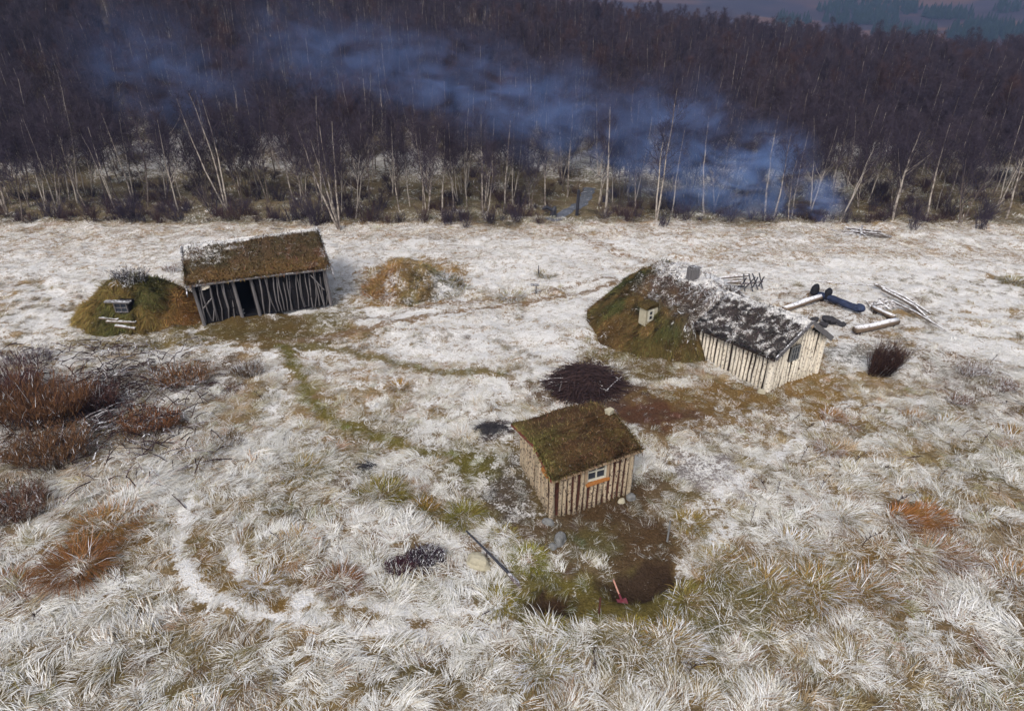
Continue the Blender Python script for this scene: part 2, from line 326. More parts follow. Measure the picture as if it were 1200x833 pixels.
# ------------------------------------------------------------------ ground: one sheet to the horizon
def spread(a, b, step, far, n):
    core = np.arange(a, b+1e-6, step); g = np.geomspace(step*2, far, n)
    return core, g
core, g = spread(-40, 40, .2, 1500, 45); xs = np.concatenate([(-40-np.cumsum(g/ g.sum()*1500))[::-1], core, 40+np.cumsum(g/g.sum()*1500)])
core, g = spread(4, 50, .2, 2500, 70); ys = np.concatenate([np.array([-400, -100, -30, -5, 1]), core, 50+np.cumsum(g/g.sum()*2500)])
X, Y = np.meshgrid(xs, ys); x = X.ravel(); y = Y.ravel(); z = H(x, y)+pits(x, y)
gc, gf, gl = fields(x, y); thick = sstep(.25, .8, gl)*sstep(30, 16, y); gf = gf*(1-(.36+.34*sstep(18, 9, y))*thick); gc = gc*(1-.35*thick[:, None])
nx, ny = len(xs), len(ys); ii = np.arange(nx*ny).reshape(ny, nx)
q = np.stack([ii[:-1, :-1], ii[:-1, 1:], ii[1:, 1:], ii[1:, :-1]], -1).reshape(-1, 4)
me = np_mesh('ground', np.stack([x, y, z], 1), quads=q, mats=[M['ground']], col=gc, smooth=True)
me.attributes.new('frost', 'FLOAT', 'POINT').data.foreach_set('value', gf.astype(np.float32))
tag(link('ground', me), 'frosted meadow with straw, bare soil and brown wood floor', 'ground', kind='structure')

# ------------------------------------------------------------------ far hillside across the valley
def far_h(x, y):
    return -6+np.interp(y, [300, 480, 700, 900, 1150], [-20, -8, 26, 66, 84])*1.0+(fbm(x*.006, y*.006, 81, 3)-.5)*16+np.interp(x, [-200, 150, 260, 420, 700], [26, -10, -16, 0, 12])*sstep(500, 900, y)
xs = np.linspace(-300, 1100, 200); ys = np.linspace(300, 1150, 120); X, Y = np.meshgrid(xs, ys); x = X.ravel(); y = Y.ravel(); z = far_h(x, y)
n1 = fbm(x*.012, y*.02, 83, 4); n2 = fbm(x*.05, y*.07, 85, 3)
hc = np.array((.020, .018, .028))*(1-n2[:, None])+np.array((.040, .028, .034))*n2[:, None]
m = (sstep(.52, .64, n1)*sstep(520, 600, y)*sstep(800, 700, y)*.9)[:, None]; hc = hc*(1-m)+np.array((.105, .055, .036))*m
m = (sstep(.55, .7, fbm(x*.03, y*.01, 87, 3))*sstep(760, 900, y)*.7)[:, None]; hc = hc*(1-m)+np.array((.5, .5, .55))*m
nx, ny = 200, 120; ii = np.arange(nx*ny).reshape(ny, nx); q = np.stack([ii[:-1, :-1], ii[:-1, 1:], ii[1:, 1:], ii[1:, :-1]], -1).reshape(-1, 4)
tag(link('hill', np_mesh('hill', np.stack([x, y, z], 1), quads=q, mats=[M['grass_col']], col=hc, smooth=True)), 'purple brown heath hillside across the valley', 'hill', kind='structure')

# ------------------------------------------------------------------ geometry-node scatter (only for uncountable stuff)
def scatter(name, protos, P, rot, scl, tint, frost, label, cat, seed=1):
    src = bpy.data.collections.new(name+'_kinds')
    for o in protos: src.objects.link(o)
    n = len(P); me = bpy.data.meshes.new(name); me.vertices.add(n); me.vertices.foreach_set('co', np.asarray(P, np.float32).ravel())
    me.attributes.new('rot', 'FLOAT_VECTOR', 'POINT').data.foreach_set('vector', np.asarray(rot, np.float32).ravel())
    me.attributes.new('scl', 'FLOAT_VECTOR', 'POINT').data.foreach_set('vector', np.asarray(scl, np.float32).ravel())
    c = np.ones((n, 4), np.float32); c[:, :3] = tint
    me.attributes.new('tint', 'FLOAT_COLOR', 'POINT').data.foreach_set('color', c.ravel())
    me.attributes.new('frost', 'FLOAT', 'POINT').data.foreach_set('value', np.asarray(frost, np.float32))
    o = link(name, me); ng = bpy.data.node_groups.new(name, 'GeometryNodeTree')
    ng.interface.new_socket('Geometry', in_out='INPUT', socket_type='NodeSocketGeometry'); ng.interface.new_socket('Geometry', in_out='OUTPUT', socket_type='NodeSocketGeometry')
    N = ng.nodes; L = ng.links; gi = N.new('NodeGroupInput'); go = N.new('NodeGroupOutput'); ip = N.new('GeometryNodeInstanceOnPoints')
    ci = N.new('GeometryNodeCollectionInfo'); ci.inputs['Collection'].default_value = src; ci.inputs['Separate Children'].default_value = True; ci.inputs['Reset Children'].default_value = True
    def na(nm, ty):
        a = N.new('GeometryNodeInputNamedAttribute'); a.data_type = ty; a.inputs['Name'].default_value = nm
        return next(s for s in a.outputs if s.enabled and s.name == 'Attribute')
    L.new(gi.outputs[0], ip.inputs['Points']); L.new(ci.outputs[0], ip.inputs['Instance']); ip.inputs['Pick Instance'].default_value = True
    e2r = N.new('FunctionNodeEulerToRotation'); L.new(na('rot', 'FLOAT_VECTOR'), e2r.inputs[0]); L.new(e2r.outputs[0], ip.inputs['Rotation'])
    L.new(na('scl', 'FLOAT_VECTOR'), ip.inputs['Scale'])
    ri = N.new('FunctionNodeRandomValue'); ri.data_type = 'INT'; ri.inputs[4].default_value = 0; ri.inputs[5].default_value = len(protos)-1; ri.inputs['Seed'].default_value = seed
    L.new(ri.outputs[2], ip.inputs['Instance Index']); L.new(ip.outputs[0], go.inputs[0])
    md = o.modifiers.new('scatter', 'NODES'); md.node_group = ng
    return tag(o, label, cat, kind='stuff')

# ------------------------------------------------------------------ grass blades
def blades(P, D, L, W, droop, up=None):
    """ribbons: P roots, D horizontal lean, L length, W width, droop 0..1; returns verts, quads, tris"""
    n = len(P); D = D/np.maximum(np.linalg.norm(D, axis=1, keepdims=True), 1e-6)
    U = np.tile(np.array([0, 0, 1.]), (n, 1)) if up is None else up
    S = np.cross(D, U); S /= np.maximum(np.linalg.norm(S, axis=1, keepdims=True), 1e-6)
    L = L[:, None]; W = W[:, None]; k = droop[:, None]
    a = P; b = P+L*(.42*U*(1.1-k*.8)+D*(.12+.38*k)); c = P+L*(U*(.80-1.05*k*k*1.0)*.95+D*(.25+.62*k))
    V = np.stack([a-S*W/2, a+S*W/2, b-S*W*.45, b+S*W*.45, c], 1).reshape(-1, 3)
    i = np.arange(n)*5
    return V, np.stack([i, i+1, i+3, i+2], 1), np.stack([i+2, i+3, i+4], 1)
def grass_clump(name, n, rad, L, W, dr, seed):
    r = np.random.default_rng(seed)
    a = r.uniform(0, 2*np.pi, n); q = np.sqrt(r.uniform(0, 1, n))*rad
    P = np.stack([q*np.cos(a), q*np.sin(a), -.02+0*q], 1)
    th = a+r.normal(0, .9, n); D = np.stack([np.cos(th), np.sin(th), 0*th], 1)*.8+np.array([.95, 0, 0])
    V, Q, T = blades(P, D, r.uniform(.55, 1.15, n)*L, r.uniform(.6, 1.3, n)*W, np.clip(r.normal(dr, .16, n), .1, 1.05))
    c = np.repeat(np.stack([r.uniform(0, 1, n), r.uniform(.55, 1.25, n), r.uniform(0, 1, n)], 1), 5, 0)
    return bpy.data.objects.new(name, np_mesh(name, V, T, Q, [M['grass_inst']], c))
near_k = [grass_clump('grass_clump', 92, .25, .50, .0092, .92, s) for s in range(6)]
far_k = [grass_clump('short_grass_clump', 40, .26, .36, .016, .74, 20+s) for s in range(5)]

BLOCK = []      # footprints kept free of grass: (x, y, radius)
def grass_points(y0, y1, dens, seed):
    r = np.random.default_rng(seed); xw = .87*y1+11
    n = int((y1-y0)*2*xw*dens); x = r.uniform(-xw, xw, n); y = r.uniform(y0, y1, n)
    k = np.abs(x) < .8*(y*.883+6.1)+5.5; x, y = x[k], y[k]
    c, f, g = fields(x, y); keep = r.uniform(0, 1, len(x)) < np.clip(g*1.6, 0, 1)
    keep &= g > .05
    x, y, c, f, g = x[keep], y[keep], c[keep], f[keep], g[keep]
    n = len(x); z = H(x, y)+pits(x, y)
    flow = (fbm(x*.30, y*.30, 91, 3))*4*np.pi+r.normal(0, .85, n)
    rot = np.stack([r.normal(0, .12, n), r.normal(0, .12, n), flow], 1)
    s = np.clip(g, .25, 1.6)*r.uniform(.75, 1.3, n); scl = np.stack([np.clip(s, .6, 2)*1.05, np.clip(s, .6, 2)*1.05, s*.56], 1)
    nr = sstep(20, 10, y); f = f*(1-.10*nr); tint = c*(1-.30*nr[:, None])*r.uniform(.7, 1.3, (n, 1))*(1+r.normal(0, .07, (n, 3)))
    fr = np.clip(f*1.0+r.normal(0, .20 if y1 < 26 else .10, n)*sstep(.05, .45, f), 0, 1)
    return np.stack([x, y, z], 1), rot, scl, np.clip(tint, 0, 1), fr

# ================================================================== BUILDINGS
def sod(parent, eL, eR, rR, rL, thick, field, nb, L=.16, Wb=.014, nu=44, nv=18, amp=.05, seed=0, name='turf_slope'):
    """a slab of roof sod between eave and ridge, uneven on top, with its own grass"""
    eL, eR, rR, rL = (np.array(p, float) for p in (eL, eR, rR, rL))
    U, Vv = np.meshgrid(np.linspace(0, 1, nu), np.linspace(0, 1, nv)); u = U.ravel(); v = Vv.ravel()
    def pt(u, v): return ((1-u)*(1-v))[:, None]*eL+(u*(1-v))[:, None]*eR+(u*v)[:, None]*rR+((1-u)*v)[:, None]*rL
    nrm = np.cross(eR-eL, rL-eL); nrm /= np.linalg.norm(nrm); nrm = nrm if nrm[2] > 0 else -nrm
    lw = np.linalg.norm(eR-eL); lh = np.linalg.norm(rL-eL)
    def hgt(u, v): return (fbm(u*lw*1.6+seed*9, v*lh*1.6, 101+seed, 4)-.5)*amp*3.2
    edge = np.minimum(np.minimum(u, 1-u)*lw, v*lh)
    top = pt(u, v)+nrm*(hgt(u, v)*1.0+thick*sstep(-.1, .16, edge))[:, None]
    top += (fbm(u*lw*5, v*lh*5, 111+seed, 2)-.5)[:, None]*np.array([.05, .05, .02])*(edge < .08)[:, None]
    ii = np.arange(nu*nv).reshape(nv, nu); q = np.stack([ii[:-1, :-1], ii[:-1, 1:], ii[1:, 1:], ii[1:, :-1]], -1).reshape(-1, 4)
    rim = np.concatenate([ii[0], ii[1:, -1], ii[-1, -2::-1], ii[-2:0:-1, 0]]); nr = len(rim)
    low = pt(u, v)[rim]-nrm*.02; Vt = np.concatenate([top, low]); b = nu*nv+np.arange(nr)
    q2 = np.stack([rim, b, np.roll(b, -1), np.roll(rim, -1)], 1)
    c, f = field(u, v); cc = np.concatenate([c, c[rim]*.8]); ff = np.concatenate([f, f[rim]*.5])
    me = np_mesh(name, Vt, quads=np.concatenate([q, q2]), mats=[M['sod']], col=cc, smooth=True)
    me.attributes.new('frost', 'FLOAT', 'POINT').data.foreach_set('value', ff.astype(np.float32))
    o = link(name, me, parent)
    r = np.random.default_rng(seed+5); u = r.uniform(0, 1, nb); v = r.uniform(0, 1, nb); fe = r.uniform(0, 1, nb); v = np.where(fe < .16, r.uniform(-.012, .02, nb), v); u = np.where((fe > .16) & (fe < .30), np.round(u)+r.normal(0, .006, nb), u); c, f = field(u, v)
    P = pt(u, v)+nrm*(hgt(u, v)+thick*sstep(-.1, .16, np.minimum(np.minimum(u, 1-u)*lw, v*lh))-.01)[:, None]
    dn = (eL-rL)/lh; D = dn*.7+r.normal(0, .6, (nb, 3)); D[:, 2] *= .3
    V, Q, T = blades(P, D, r.uniform(.5, 1.3, nb)*L*np.where(fe < .3, 1.35, 1)*(.55+1.0*fbm(u*lw*2.5, v*lh*2.5, 127+seed, 2)), r.uniform(.7, 1.4, nb)*Wb, np.clip(r.normal(.65, .2, nb), .1, 1))
    cl = c*r.uniform(.35, 1.9, (nb, 1))*(.45+1.1*fbm(u*lw*3.2, v*lh*3.2, 129+seed, 2))[:, None]*(1+r.normal(0, .1, (nb, 3))); cl = np.clip(cl, .005, .9); fm = (r.uniform(0, .5, nb)+fbm(u*lw*5, v*lh*5, 117+seed, 2)*.5 < f*.8)[:, None]; cl = np.where(fm, np.array(FROST)*r.uniform(.45, .95, (nb, 1)), cl)
    tag(link('grass', np_mesh('grass', V, T, Q, [M['grass_col']], np.repeat(cl, 5, 0)), o), kind='stuff')
    return o

def log_kinds(name, n, rad, mat, bend=.02, sides=7):
    out = []
    for k in range(n):
        m = MB(); pts = [(random.uniform(-bend, bend), random.uniform(-bend, bend)*.6, t) for t in (0, .3, .66, 1)]
        m.tube(pts, [rad*random.uniform(.85, 1.12) for _ in pts], sides, jit=.08); out.append(m.mesh(name, mat, smooth=True))
    return out
def log_wall(par, p0, p1, top, spacing, kinds, out, holes=(), gapmat=None, z0=-.1, name='log', lean=0.0, back=.07, jit=.012):
    """dark backing wall as the part, upright half logs as its sub-parts"""
    p0 = Vector((*p0, 0)); p1 = Vector((*p1, 0)); d = (p1-p0); Lw = d.length; d.normalize(); nn = Vector((*out, 0)).normalized()
    m = MB(); N = 14
    us = [i/N for i in range(N+1)]
    v = []
    for s in (-.03, -back):
        for u in us: b = p0+d*u*Lw+nn*s; v += [(b.x, b.y, z0), (b.x, b.y, top(u*Lw)-.03)]
    f = []; K = 2*(N+1)
    def holed(u0, u1): return any(h[0]-.001 <= (u0+u1)/2*Lw <= h[1] and h[4] for h in holes)
    for i in range(N):
        f += [(2*i, 2*i+2, 2*i+3, 2*i+1), (K+2*i, K+2*i+1, K+2*i+3, K+2*i+2)]
        f += [(2*i+1, 2*i+3, K+2*i+3, K+2*i+1), (2*i, K+2*i, K+2*i+2, 2*i+2)]
    f += [(0, 1, K+1, K), (2*N, K+2*N, K+2*N+1, 2*N+1)]
    m.add(v, f); wall = m.build('wall', gapmat, par)
    n = int(round(Lw/spacing)); 
    for i in range(n):
        u = (i+.5)*Lw/n+random.uniform(-jit, jit); segs = [(z0+random.uniform(-.02, .04), top(u)-.01+random.uniform(-.03, .02))]
        for h in holes:
            if h[0]-spacing*.35 < u < h[1]+spacing*.35: segs = [(segs[0][0], h[2]-.03), (h[3]+.03, segs[0][1])]
        for a, b in segs:
            if b-a < .08: continue
            q = p0+d*u+nn*(-.005+random.uniform(-.012, .012))
            o = link(name, random.choice(kinds), wall, (q.x, q.y, a), (random.uniform(-.012, .012), random.uniform(-.018, .018), random.uniform(0, 6.28)))
            sx = random.uniform(.82, 1.1); o.scale = (sx, sx, b-a)
    return wall
def window(par, c, wd, ht, out, fm, cols, rows, bar=.035, depth=.07):
    """framed window > panes and glazing bars, facing `out` (local xy)"""
    a = math.atan2(out[1], out[0])+math.pi/2
    def put(m, name, mat, parent): return m.build(name, mat, parent, c if parent is par else None, (0, 0, a) if parent is par else None)
    m = MB(); b = bar*1.25
    m.box((-wd/2, 0, 0), (b, depth, ht+b)).box((wd/2, 0, 0), (b, depth, ht+b))
    m.box((0, 0, ht/2), (wd-b, depth-.004, b)).box((0, 0, -ht/2), (wd-b, depth-.004, b))
    w = put(m, 'window', fm, par)
    for i in range(cols):
        for j in range(rows):
            px = -wd/2+wd*(i+.5)/cols; pz = -ht/2+ht*(j+.5)/rows
            put(MB().box((px, .012, pz), (wd/cols, .01, ht/rows)), 'pane', M['glass'], w)
    for i in range(1, cols): put(MB().box((-wd/2+wd*i/cols, -.006, 0), (bar*.8, depth*.6, ht)), 'glazing_bar', fm, w)
    for j in range(1, rows): put(MB().box((0, -.004, -ht/2+ht*j/rows), (wd, depth*.5, bar*.8)), 'glazing_bar', fm, w)
    return w
def mound_mesh(par, name, hf, x0, x1, y0, y1, res, field, nb, L, Wb, seed=0, blade_name='grass', droop=.62):
    xs = np.arange(x0, x1+res, res); ys = np.arange(y0, y1+res, res); X, Y = np.meshgrid(xs, ys); x = X.ravel(); y = Y.ravel(); z = hf(x, y)
    nx, ny = len(xs), len(ys); ii = np.arange(nx*ny).reshape(ny, nx); q = np.stack([ii[:-1, :-1], ii[:-1, 1:], ii[1:, 1:], ii[1:, :-1]], -1).reshape(-1, 4)
    q = q[(z[q] > -.18).any(1)]; used, inv = np.unique(q, return_inverse=True); q = inv.reshape(-1, 4)
    c, f = field(x, y, z)
    me = np_mesh(name, np.stack([x, y, z], 1)[used], quads=q, mats=[M['sod']], col=c[used], smooth=True)
    me.attributes.new('frost', 'FLOAT', 'POINT').data.foreach_set('value', f[used].astype(np.float32))
    o = link(name, me, par); r = np.random.default_rng(seed)
    x = r.uniform(x0, x1, nb*3); y = r.uniform(y0, y1, nb*3); z = hf(x, y); k = z > -.03; x, y, z = x[k][:nb], y[k][:nb], z[k][:nb]
    e = .06; gx = (hf(x+e, y)-hf(x-e, y))/(2*e); gy = (hf(x, y+e)-hf(x, y-e))/(2*e); n = len(x)
    N = np.stack([-gx, -gy, np.ones(n)], 1); N /= np.linalg.norm(N, axis=1, keepdims=True)
    D = np.stack([-gx, -gy, -(gx**2+gy**2)], 1)*1.2+r.normal(0, .45, (n, 3)); D -= N*(D*N).sum(1, keepdims=True)
    c, f = field(x, y, z)
    cn = fbm(x*2.6, y*2.6, 141+seed, 2); V, Q, T = blades(np.stack([x, y, z-.02], 1), D, r.uniform(.5, 1.3, n)*L*(.35+1.4*cn), r.uniform(.6, 1.4, n)*Wb, np.clip(r.normal(droop, .2, n), .1, .95), N)
    cl = c*r.uniform(.55, 1.6, (n, 1))*(.35+1.3*fbm(x*2.2+3, y*2.2, 143+seed, 2))[:, None]*(1+r.normal(0, .08, (n, 3))); fm = (r.uniform(0, .45, n)+fbm(x*3.5, y*3.5, 119+seed, 2)*.55 < f*.85)[:, None]
    cl = np.clip(np.where(fm, np.array(FROST)*r.uniform(.4, .9, (n, 1)), cl), .005, .9)
    tag(link(blade_name, np_mesh(blade_name, V, T, Q, [M['grass_col']], np.repeat(cl, 5, 0)), o), kind='stuff')
    return o
def mixc(a, b, t): return np.array(a)*(1-t[:, None])+np.array(b)*t[:, None]

# ------------------------------------------------------------------ 1. small hut of birch logs
hx, hy_ = G(645, 607); YH = R(22.4)
hut = empty('log_hut', (hx, hy_, Hs(hx+1, hy_+1)-.02), YH, 'small hut of upright birch logs under a brown turf roof, orange board below its window', 'hut')
HK = log_kinds('log', 8, .056, M['hut_log'], bend=.028)
ridge_y, ridge_z = 1.3, 1.8
eave = lambda u: 1.57+.075*u
WINC = (1.42, -.02, 1.34)
log_wall(hut, (0, 0), (2.57, 0), eave, .172, HK, (0, -1), [(1.10, 1.76, 1.04, 1.68, 0)], M['gap'])
side = lambda u: 1.56+(ridge_z-1.56)*(1-abs(u-ridge_y)/ridge_y)
log_wall(hut, (.2, 2.72), (0, 0), lambda u: max(1.4, side(2.72-u)), .172, HK, (-1, -.07), [], M['gap'])
log_wall(hut, (2.57, 0), (2.72, 2.72), lambda u: max(1.5, side(u)+.15), .172, HK, (1, 0), [], M['gap'])
log_wall(hut, (2.72, 2.72), (.2, 2.72), lambda u: 1.6, .172, HK, (0, 1), [], M['gap'])
window(hut, WINC, .60, .58, (0, -1), M['frame'], 2, 2, .045)
MB().box((0, 0, 0), (.76, .10, .085), ry=-.06).build('window_sill', M['new_wood'], hut, (1.46, -.075, .965))
for xx in (1.075, 1.79): MB().box((0, 0, 0), (.09, .06, .66)).build('window_post', M['brown_board'], hut, (xx, -.05, 1.32))
def hutf(u, v, back=0):
    n = fbm(u*7, v*5, 131, 4); g = fbm(u*4, v*3, 137, 3)
    c = mixc((.085, .052, .028), (.105, .068, .033), sstep(.35, .65, n)); c = c*(1-.45*sstep(.5, .75, g))[:, None]
    k = sstep(.28, .02, u)*.8+sstep(.9, 1., u)*.4+.6*sstep(.6, .72, fbm(u*5, v*5, 139, 2)); c = c+(np.array((.125, .105, .035))-c)*np.clip(k*.6, 0, 1)[:, None]
    return c, .03*n
eL, eR, rR, rL = (-.10, -.20, 1.55), (2.84, -.10, 1.74), (2.72, 1.34, 2.14), (-.02, 1.20, 1.80)
sod(hut, eL, eR, rR, rL, .15, hutf, 3400, .17, .024, seed=1, amp=.08)
sod(hut, (.0, 2.95, 1.42), (2.85, 2.95, 1.55), rR, rL, .14, hutf, 1200, .13, .016, seed=2, name='turf_slope')
MB().beam((-.12, -.245, 1.545), (2.88, -.15, 1.735), .04, .07).build('eave_board', M['brown_board'], hut)
MB().beam((-.12, -.22, 1.53), (-.045, 1.20, 1.79), .035, .07).build('bargeboard', M['red_board'], hut)
MB().beam((-.045, 1.22, 1.79), (.0, 3.0, 1.40), .035, .07).build('bargeboard', M['red_board'], hut)
MB().beam((2.875, -.13, 1.72), (2.775, 1.34, 2.14), .035, .07).build('bargeboard', M['brown_board'], hut)
MB().beam((2.775, 1.36, 2.14), (2.88, 3.0, 1.53), .035, .07).build('bargeboard', M['brown_board'], hut)
tag(MB().beam((-.15, .34, 1.62), (-.145, .0, 1.57), .05, .12).build('board_end', M['new_wood'], hut), 'orange new board end under the left verge')
MB().box((2.55, 1.30, 2.30), (.22, .18, .15), rz=.3, jit=.02).build('chimney_cap', M['pale_stone'], hut)
MB().tube([(2.58, -.06, -.1), (2.60, -.05, 1.78)], .07, 8).build('corner_post', M['hut_log'], hut)
MB().tube([(-.02, -.06, -.1), (0.0, -.05, 1.6)], .075, 8).build('corner_post', M['hut_log'], hut)

# ------------------------------------------------------------------ 2. turf house with a birch-log wing
ax, ay = G(897, 460); YG = R(31.16)
house = empty('turf_house', (ax, ay, Hs(ax, ay+2)-.03), YG, 'cream birch-log house wing with frosted turf roof running into a green turf mound', 'house')
CK = log_kinds('log', 8, .064, M['cream_log'], bend=.030)
SX = lambda y: -.085*y
GW = 3.0; ry_, rz_ = 1.5, 2.55
log_wall(house, (SX(3.42), 3.42), (0, 0), lambda u: 1.72, .178, CK, (-1, .08), [], M['gap_grey'])
gab = lambda u: 1.72+(rz_-1.72)*(1-abs(u-1.5)/1.5)
log_wall(house, (0, 0), (GW, 0), gab, .178, CK, (0, -1), [(1.00, 1.54, 1.08, 1.72, 0)], M['gap_grey'])
log_wall(house, (GW, 0), (GW+SX(3.42), 3.42), lambda u: 1.72, .178, CK, (1, -.08), [], M['gap_grey'])
window(house, (1.27, -.045, 1.40), .46, .58, (0, -1), M['frame_grey'], 3, 2, .022)
MB().tube([(-.02, -.03, -.1), (-.0, -.02, 1.75)], [.15, .12], 9, jit=.05).build('corner_post', M['cream_log'], house)
MB().tube([(GW, -.03, -.1), (GW, -.02, 1.75)], [.11, .10], 8, jit=.05).build('corner_post', M['cream_log'], house)
def houf(u, v):
    n = fbm(u*8, v*4, 151, 4); g = fbm(u*22, v*11, 153, 3)
    c = mixc((.066, .058, .058), (.044, .041, .043), sstep(.35, .65, n)); c = c+(np.array((.10, .070, .05))-c)*(sstep(.55, .7, g)*.6)[:, None]
    return c, np.clip(.30+(g-.5)*1.4+.6*sstep(.82, .97, v)+(n-.5)*.3, 0, 1)
oh = .22
sod(house, (SX(3.5)-oh-.08, 3.5, 1.56), (-oh, -.26, 1.64), (1.5, -.26, 2.66), (1.5+SX(3.5)-.05, 3.5, 2.58), .17, houf, 4400, .15, .024, nu=54, nv=22, seed=3, amp=.06)
sod(house, (GW+SX(3.5)+.06, 3.5, 1.66), (GW+.06, -.26, 1.68), (1.5, -.26, 2.66), (1.5+SX(3.5)-.05, 3.5, 2.58), .17, houf, 1500, .12, .016, seed=4, amp=.06)
MB().beam((-oh-.02, -.30, 1.66), (1.5, -.30, 2.74), .05, .17).build('bargeboard', M['grey_board'], house)
MB().beam((1.5, -.303, 2.74), (GW+.10, -.303, 1.66), .05, .20).build('bargeboard', M['grey_board'], house)
MB().beam((-oh-.03, -.27, 1.60), (SX(3.42)-oh-.10, 3.42, 1.52), .05, .09).build('eave_board', M['gap_grey'], house)
MB().tube([(1.5, -.36, 2.60), (1.5, .3, 2.60)], .07, 7).build('ridge_pole', M['brown_board'], house)
def hmound(x, y):
    rx = np.interp(y, [3.2, 5.6, 7.7, 10], [1.25, 1.25, 1.0, .7]); Rz = np.interp(y, [2.6, 3.6, 5.0, 7.7, 9.2, 10.8], [2.3, 2.92, 3.0, 2.98, 1.6, 0])
    wl = np.interp(y, [2.4, 3.6, 4.6, 7.0, 8.3, 10.0], [2.9, 3.8, 4.15, 4.05, 3.5, 2.0]); wr = np.interp(y, [3.2, 4.5, 7.5, 10.5], [2.6, 3.9, 3.9, 2.])
    a = np.where(x < rx, (rx-x)/wl, (x-rx)/wr)
    h = np.maximum(Rz, .02)*(1-np.clip(a, 0, 2)**1.45)-.4*sstep(.98, 1.25, a)-.5*sstep(9.8, 10.6, y)
    y0 = 2.3+np.clip(-.6-x, 0, 3)*.72
    yf = np.where(x < -.30, sstep(0, 1.75, y-y0), sstep(3.05, 3.62, y))
    return h*yf-.22*(1-yf)-.12+(fbm(x*1.4, y*1.4, 161, 4)-.5)*.62*sstep(-.2, .8, h)+(fbm(x*3.6, y*3.6, 163, 2)-.5)*.26
def hmf(x, y, z):
    n = fbm(x*1.2, y*1.2, 165, 3); n2 = fbm(x*3, y*3, 167, 3)
    c = mixc((.125, .085, .034), (.070, .074, .026), sstep(.40, .58, n)); c = c*(1-.6*sstep(.48, .66, n2))[:, None]
    lo = sstep(1.3, .5, z); c = c+(np.array((.13, .075, .03))-c)*(lo*.4)[:, None]
    t = sstep(-1.3, -.2, x+(n-.5)*1.8)*sstep(8.0, 6.4, y)*sstep(.9, 1.6, z)          # dark heathery crust on the wing side of the mound
    c = c+(np.array((.075, .055, .05))-c)*(t*.85)[:, None]
    f = .05+t*.30+(n2-.5)*.6+.40*sstep(2.5, 2.8, z)+.6*sstep(1.1, 2.0, x-1.0)
    return c, np.clip(f, 0, 1)
mo = mound_mesh(house, 'turf_mound', hmound, -4.4, 6.0, 1.2, 11, .12, hmf, 15000, .26, .024, 9)
wx, wy = G(756, 374, 1.35); dx, dy = wx-ax, wy-ay
lx, ly = dx*math.cos(YG)+dy*math.sin(YG), -dx*math.sin(YG)+dy*math.cos(YG)
lx -= .12; ly -= .10; lz = float(hmound(np.array([lx-.05]), np.array([ly-.1]))[0])+.34
dm = MB(); dm.box((lx+.25, ly+.02, lz-.07), (.58, .38, .70)); dm.build('dormer', M['pale_stone'], house)
window(house, (lx+.13, ly-.20, lz+.02), .24, .44, (0, -1), M['frame'], 1, 2, .05)
MB().box((lx-.115, ly+.02, lz-.02), (.04, .42, .84)).build('dormer_board', M['pale_stone'], house)
MB().box((lx+.15, ly+.02, lz+.42), (.66, .52, .13), rz=.2, jit=.07).build('dormer_cap', M['turf'], house)
cx_, cy_ = G(812, 322, 2.95); dx, dy = cx_-ax, cy_-ay
clx, cly = dx*math.cos(YG)+dy*math.sin(YG), -dx*math.sin(YG)+dy*math.cos(YG)
mm = MB()
for i, (ox, oy) in enumerate(((-.17, -.17), (.0, -.19), (.17, -.17), (.19, 0), (.17, .17), (0, .19), (-.17, .17), (-.19, 0))):
    MB().box((clx+ox*.8, cly+oy*.8, 2.98+random.uniform(-.03, .05)), (.12, .12, .52), rz=random.uniform(-.1, .1)).build('chimney_board', M['grey_board'], house)
MB().box((clx+.06, cly, 3.28), (.44, .38, .05), ry=.12).build('chimney_cap', M['grey_board'], house)

# ------------------------------------------------------------------ 3. long barn of thin poles
bx_, by_ = G(240, 383); YB = R(23.1)
barn = empty('pole_barn', (bx_, by_, Hs(bx_+2, by_+1)-.03), YB, 'long dark barn of thin grey poles with open doorway and rusty brown turf roof', 'barn')
LE = .045
def B(x, y, z): return (x-LE*z, y, z)
PK = log_kinds('pole', 8, .031, M['grey_pole'], bend=.06, sides=6)
BLn = 5.86; beave = lambda u: 2.12-.02*u
OB = [MB().box((0, 0, .5), (.2, .03, 1.0)).mesh('board', M['old_board']) for _ in range(1)]
def board_run(par, p0, p1, top, skip=()):
    p0 = Vector((*p0, 0)); p1 = Vector((*p1, 0)); d = p1-p0; Lw = d.length; d.normalize(); n = int(Lw/.21); a = math.atan2(d.y, d.x)
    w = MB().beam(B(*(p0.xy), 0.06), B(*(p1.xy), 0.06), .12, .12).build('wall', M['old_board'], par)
    for i in range(n):
        u = (i+.5)*Lw/n
        if any(s0 < u < s1 for s0, s1 in skip): continue
        q = p0+d*u; h = top(u)
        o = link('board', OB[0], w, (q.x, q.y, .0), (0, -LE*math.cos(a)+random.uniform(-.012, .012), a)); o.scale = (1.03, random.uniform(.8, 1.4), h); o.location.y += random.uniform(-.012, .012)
    return w
bgab = lambda u: 2.05+1.0*(1-abs(u-2.5)/2.5)
MB().box((BLn/2, 2.5, .03), (BLn-.1, 4.8, .12)).build('floor', M['old_board'], barn)  # near-black slab: interior shade seen through the doorway is put into its colour
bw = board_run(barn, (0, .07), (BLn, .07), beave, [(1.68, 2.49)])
board_run(barn, (0, .12), (0, 5.0), bgab); board_run(barn, (BLn, .12), (BLn, 5.0), bgab); board_run(barn, (0, 5.05), (BLn, 5.05), lambda u: 2.0)
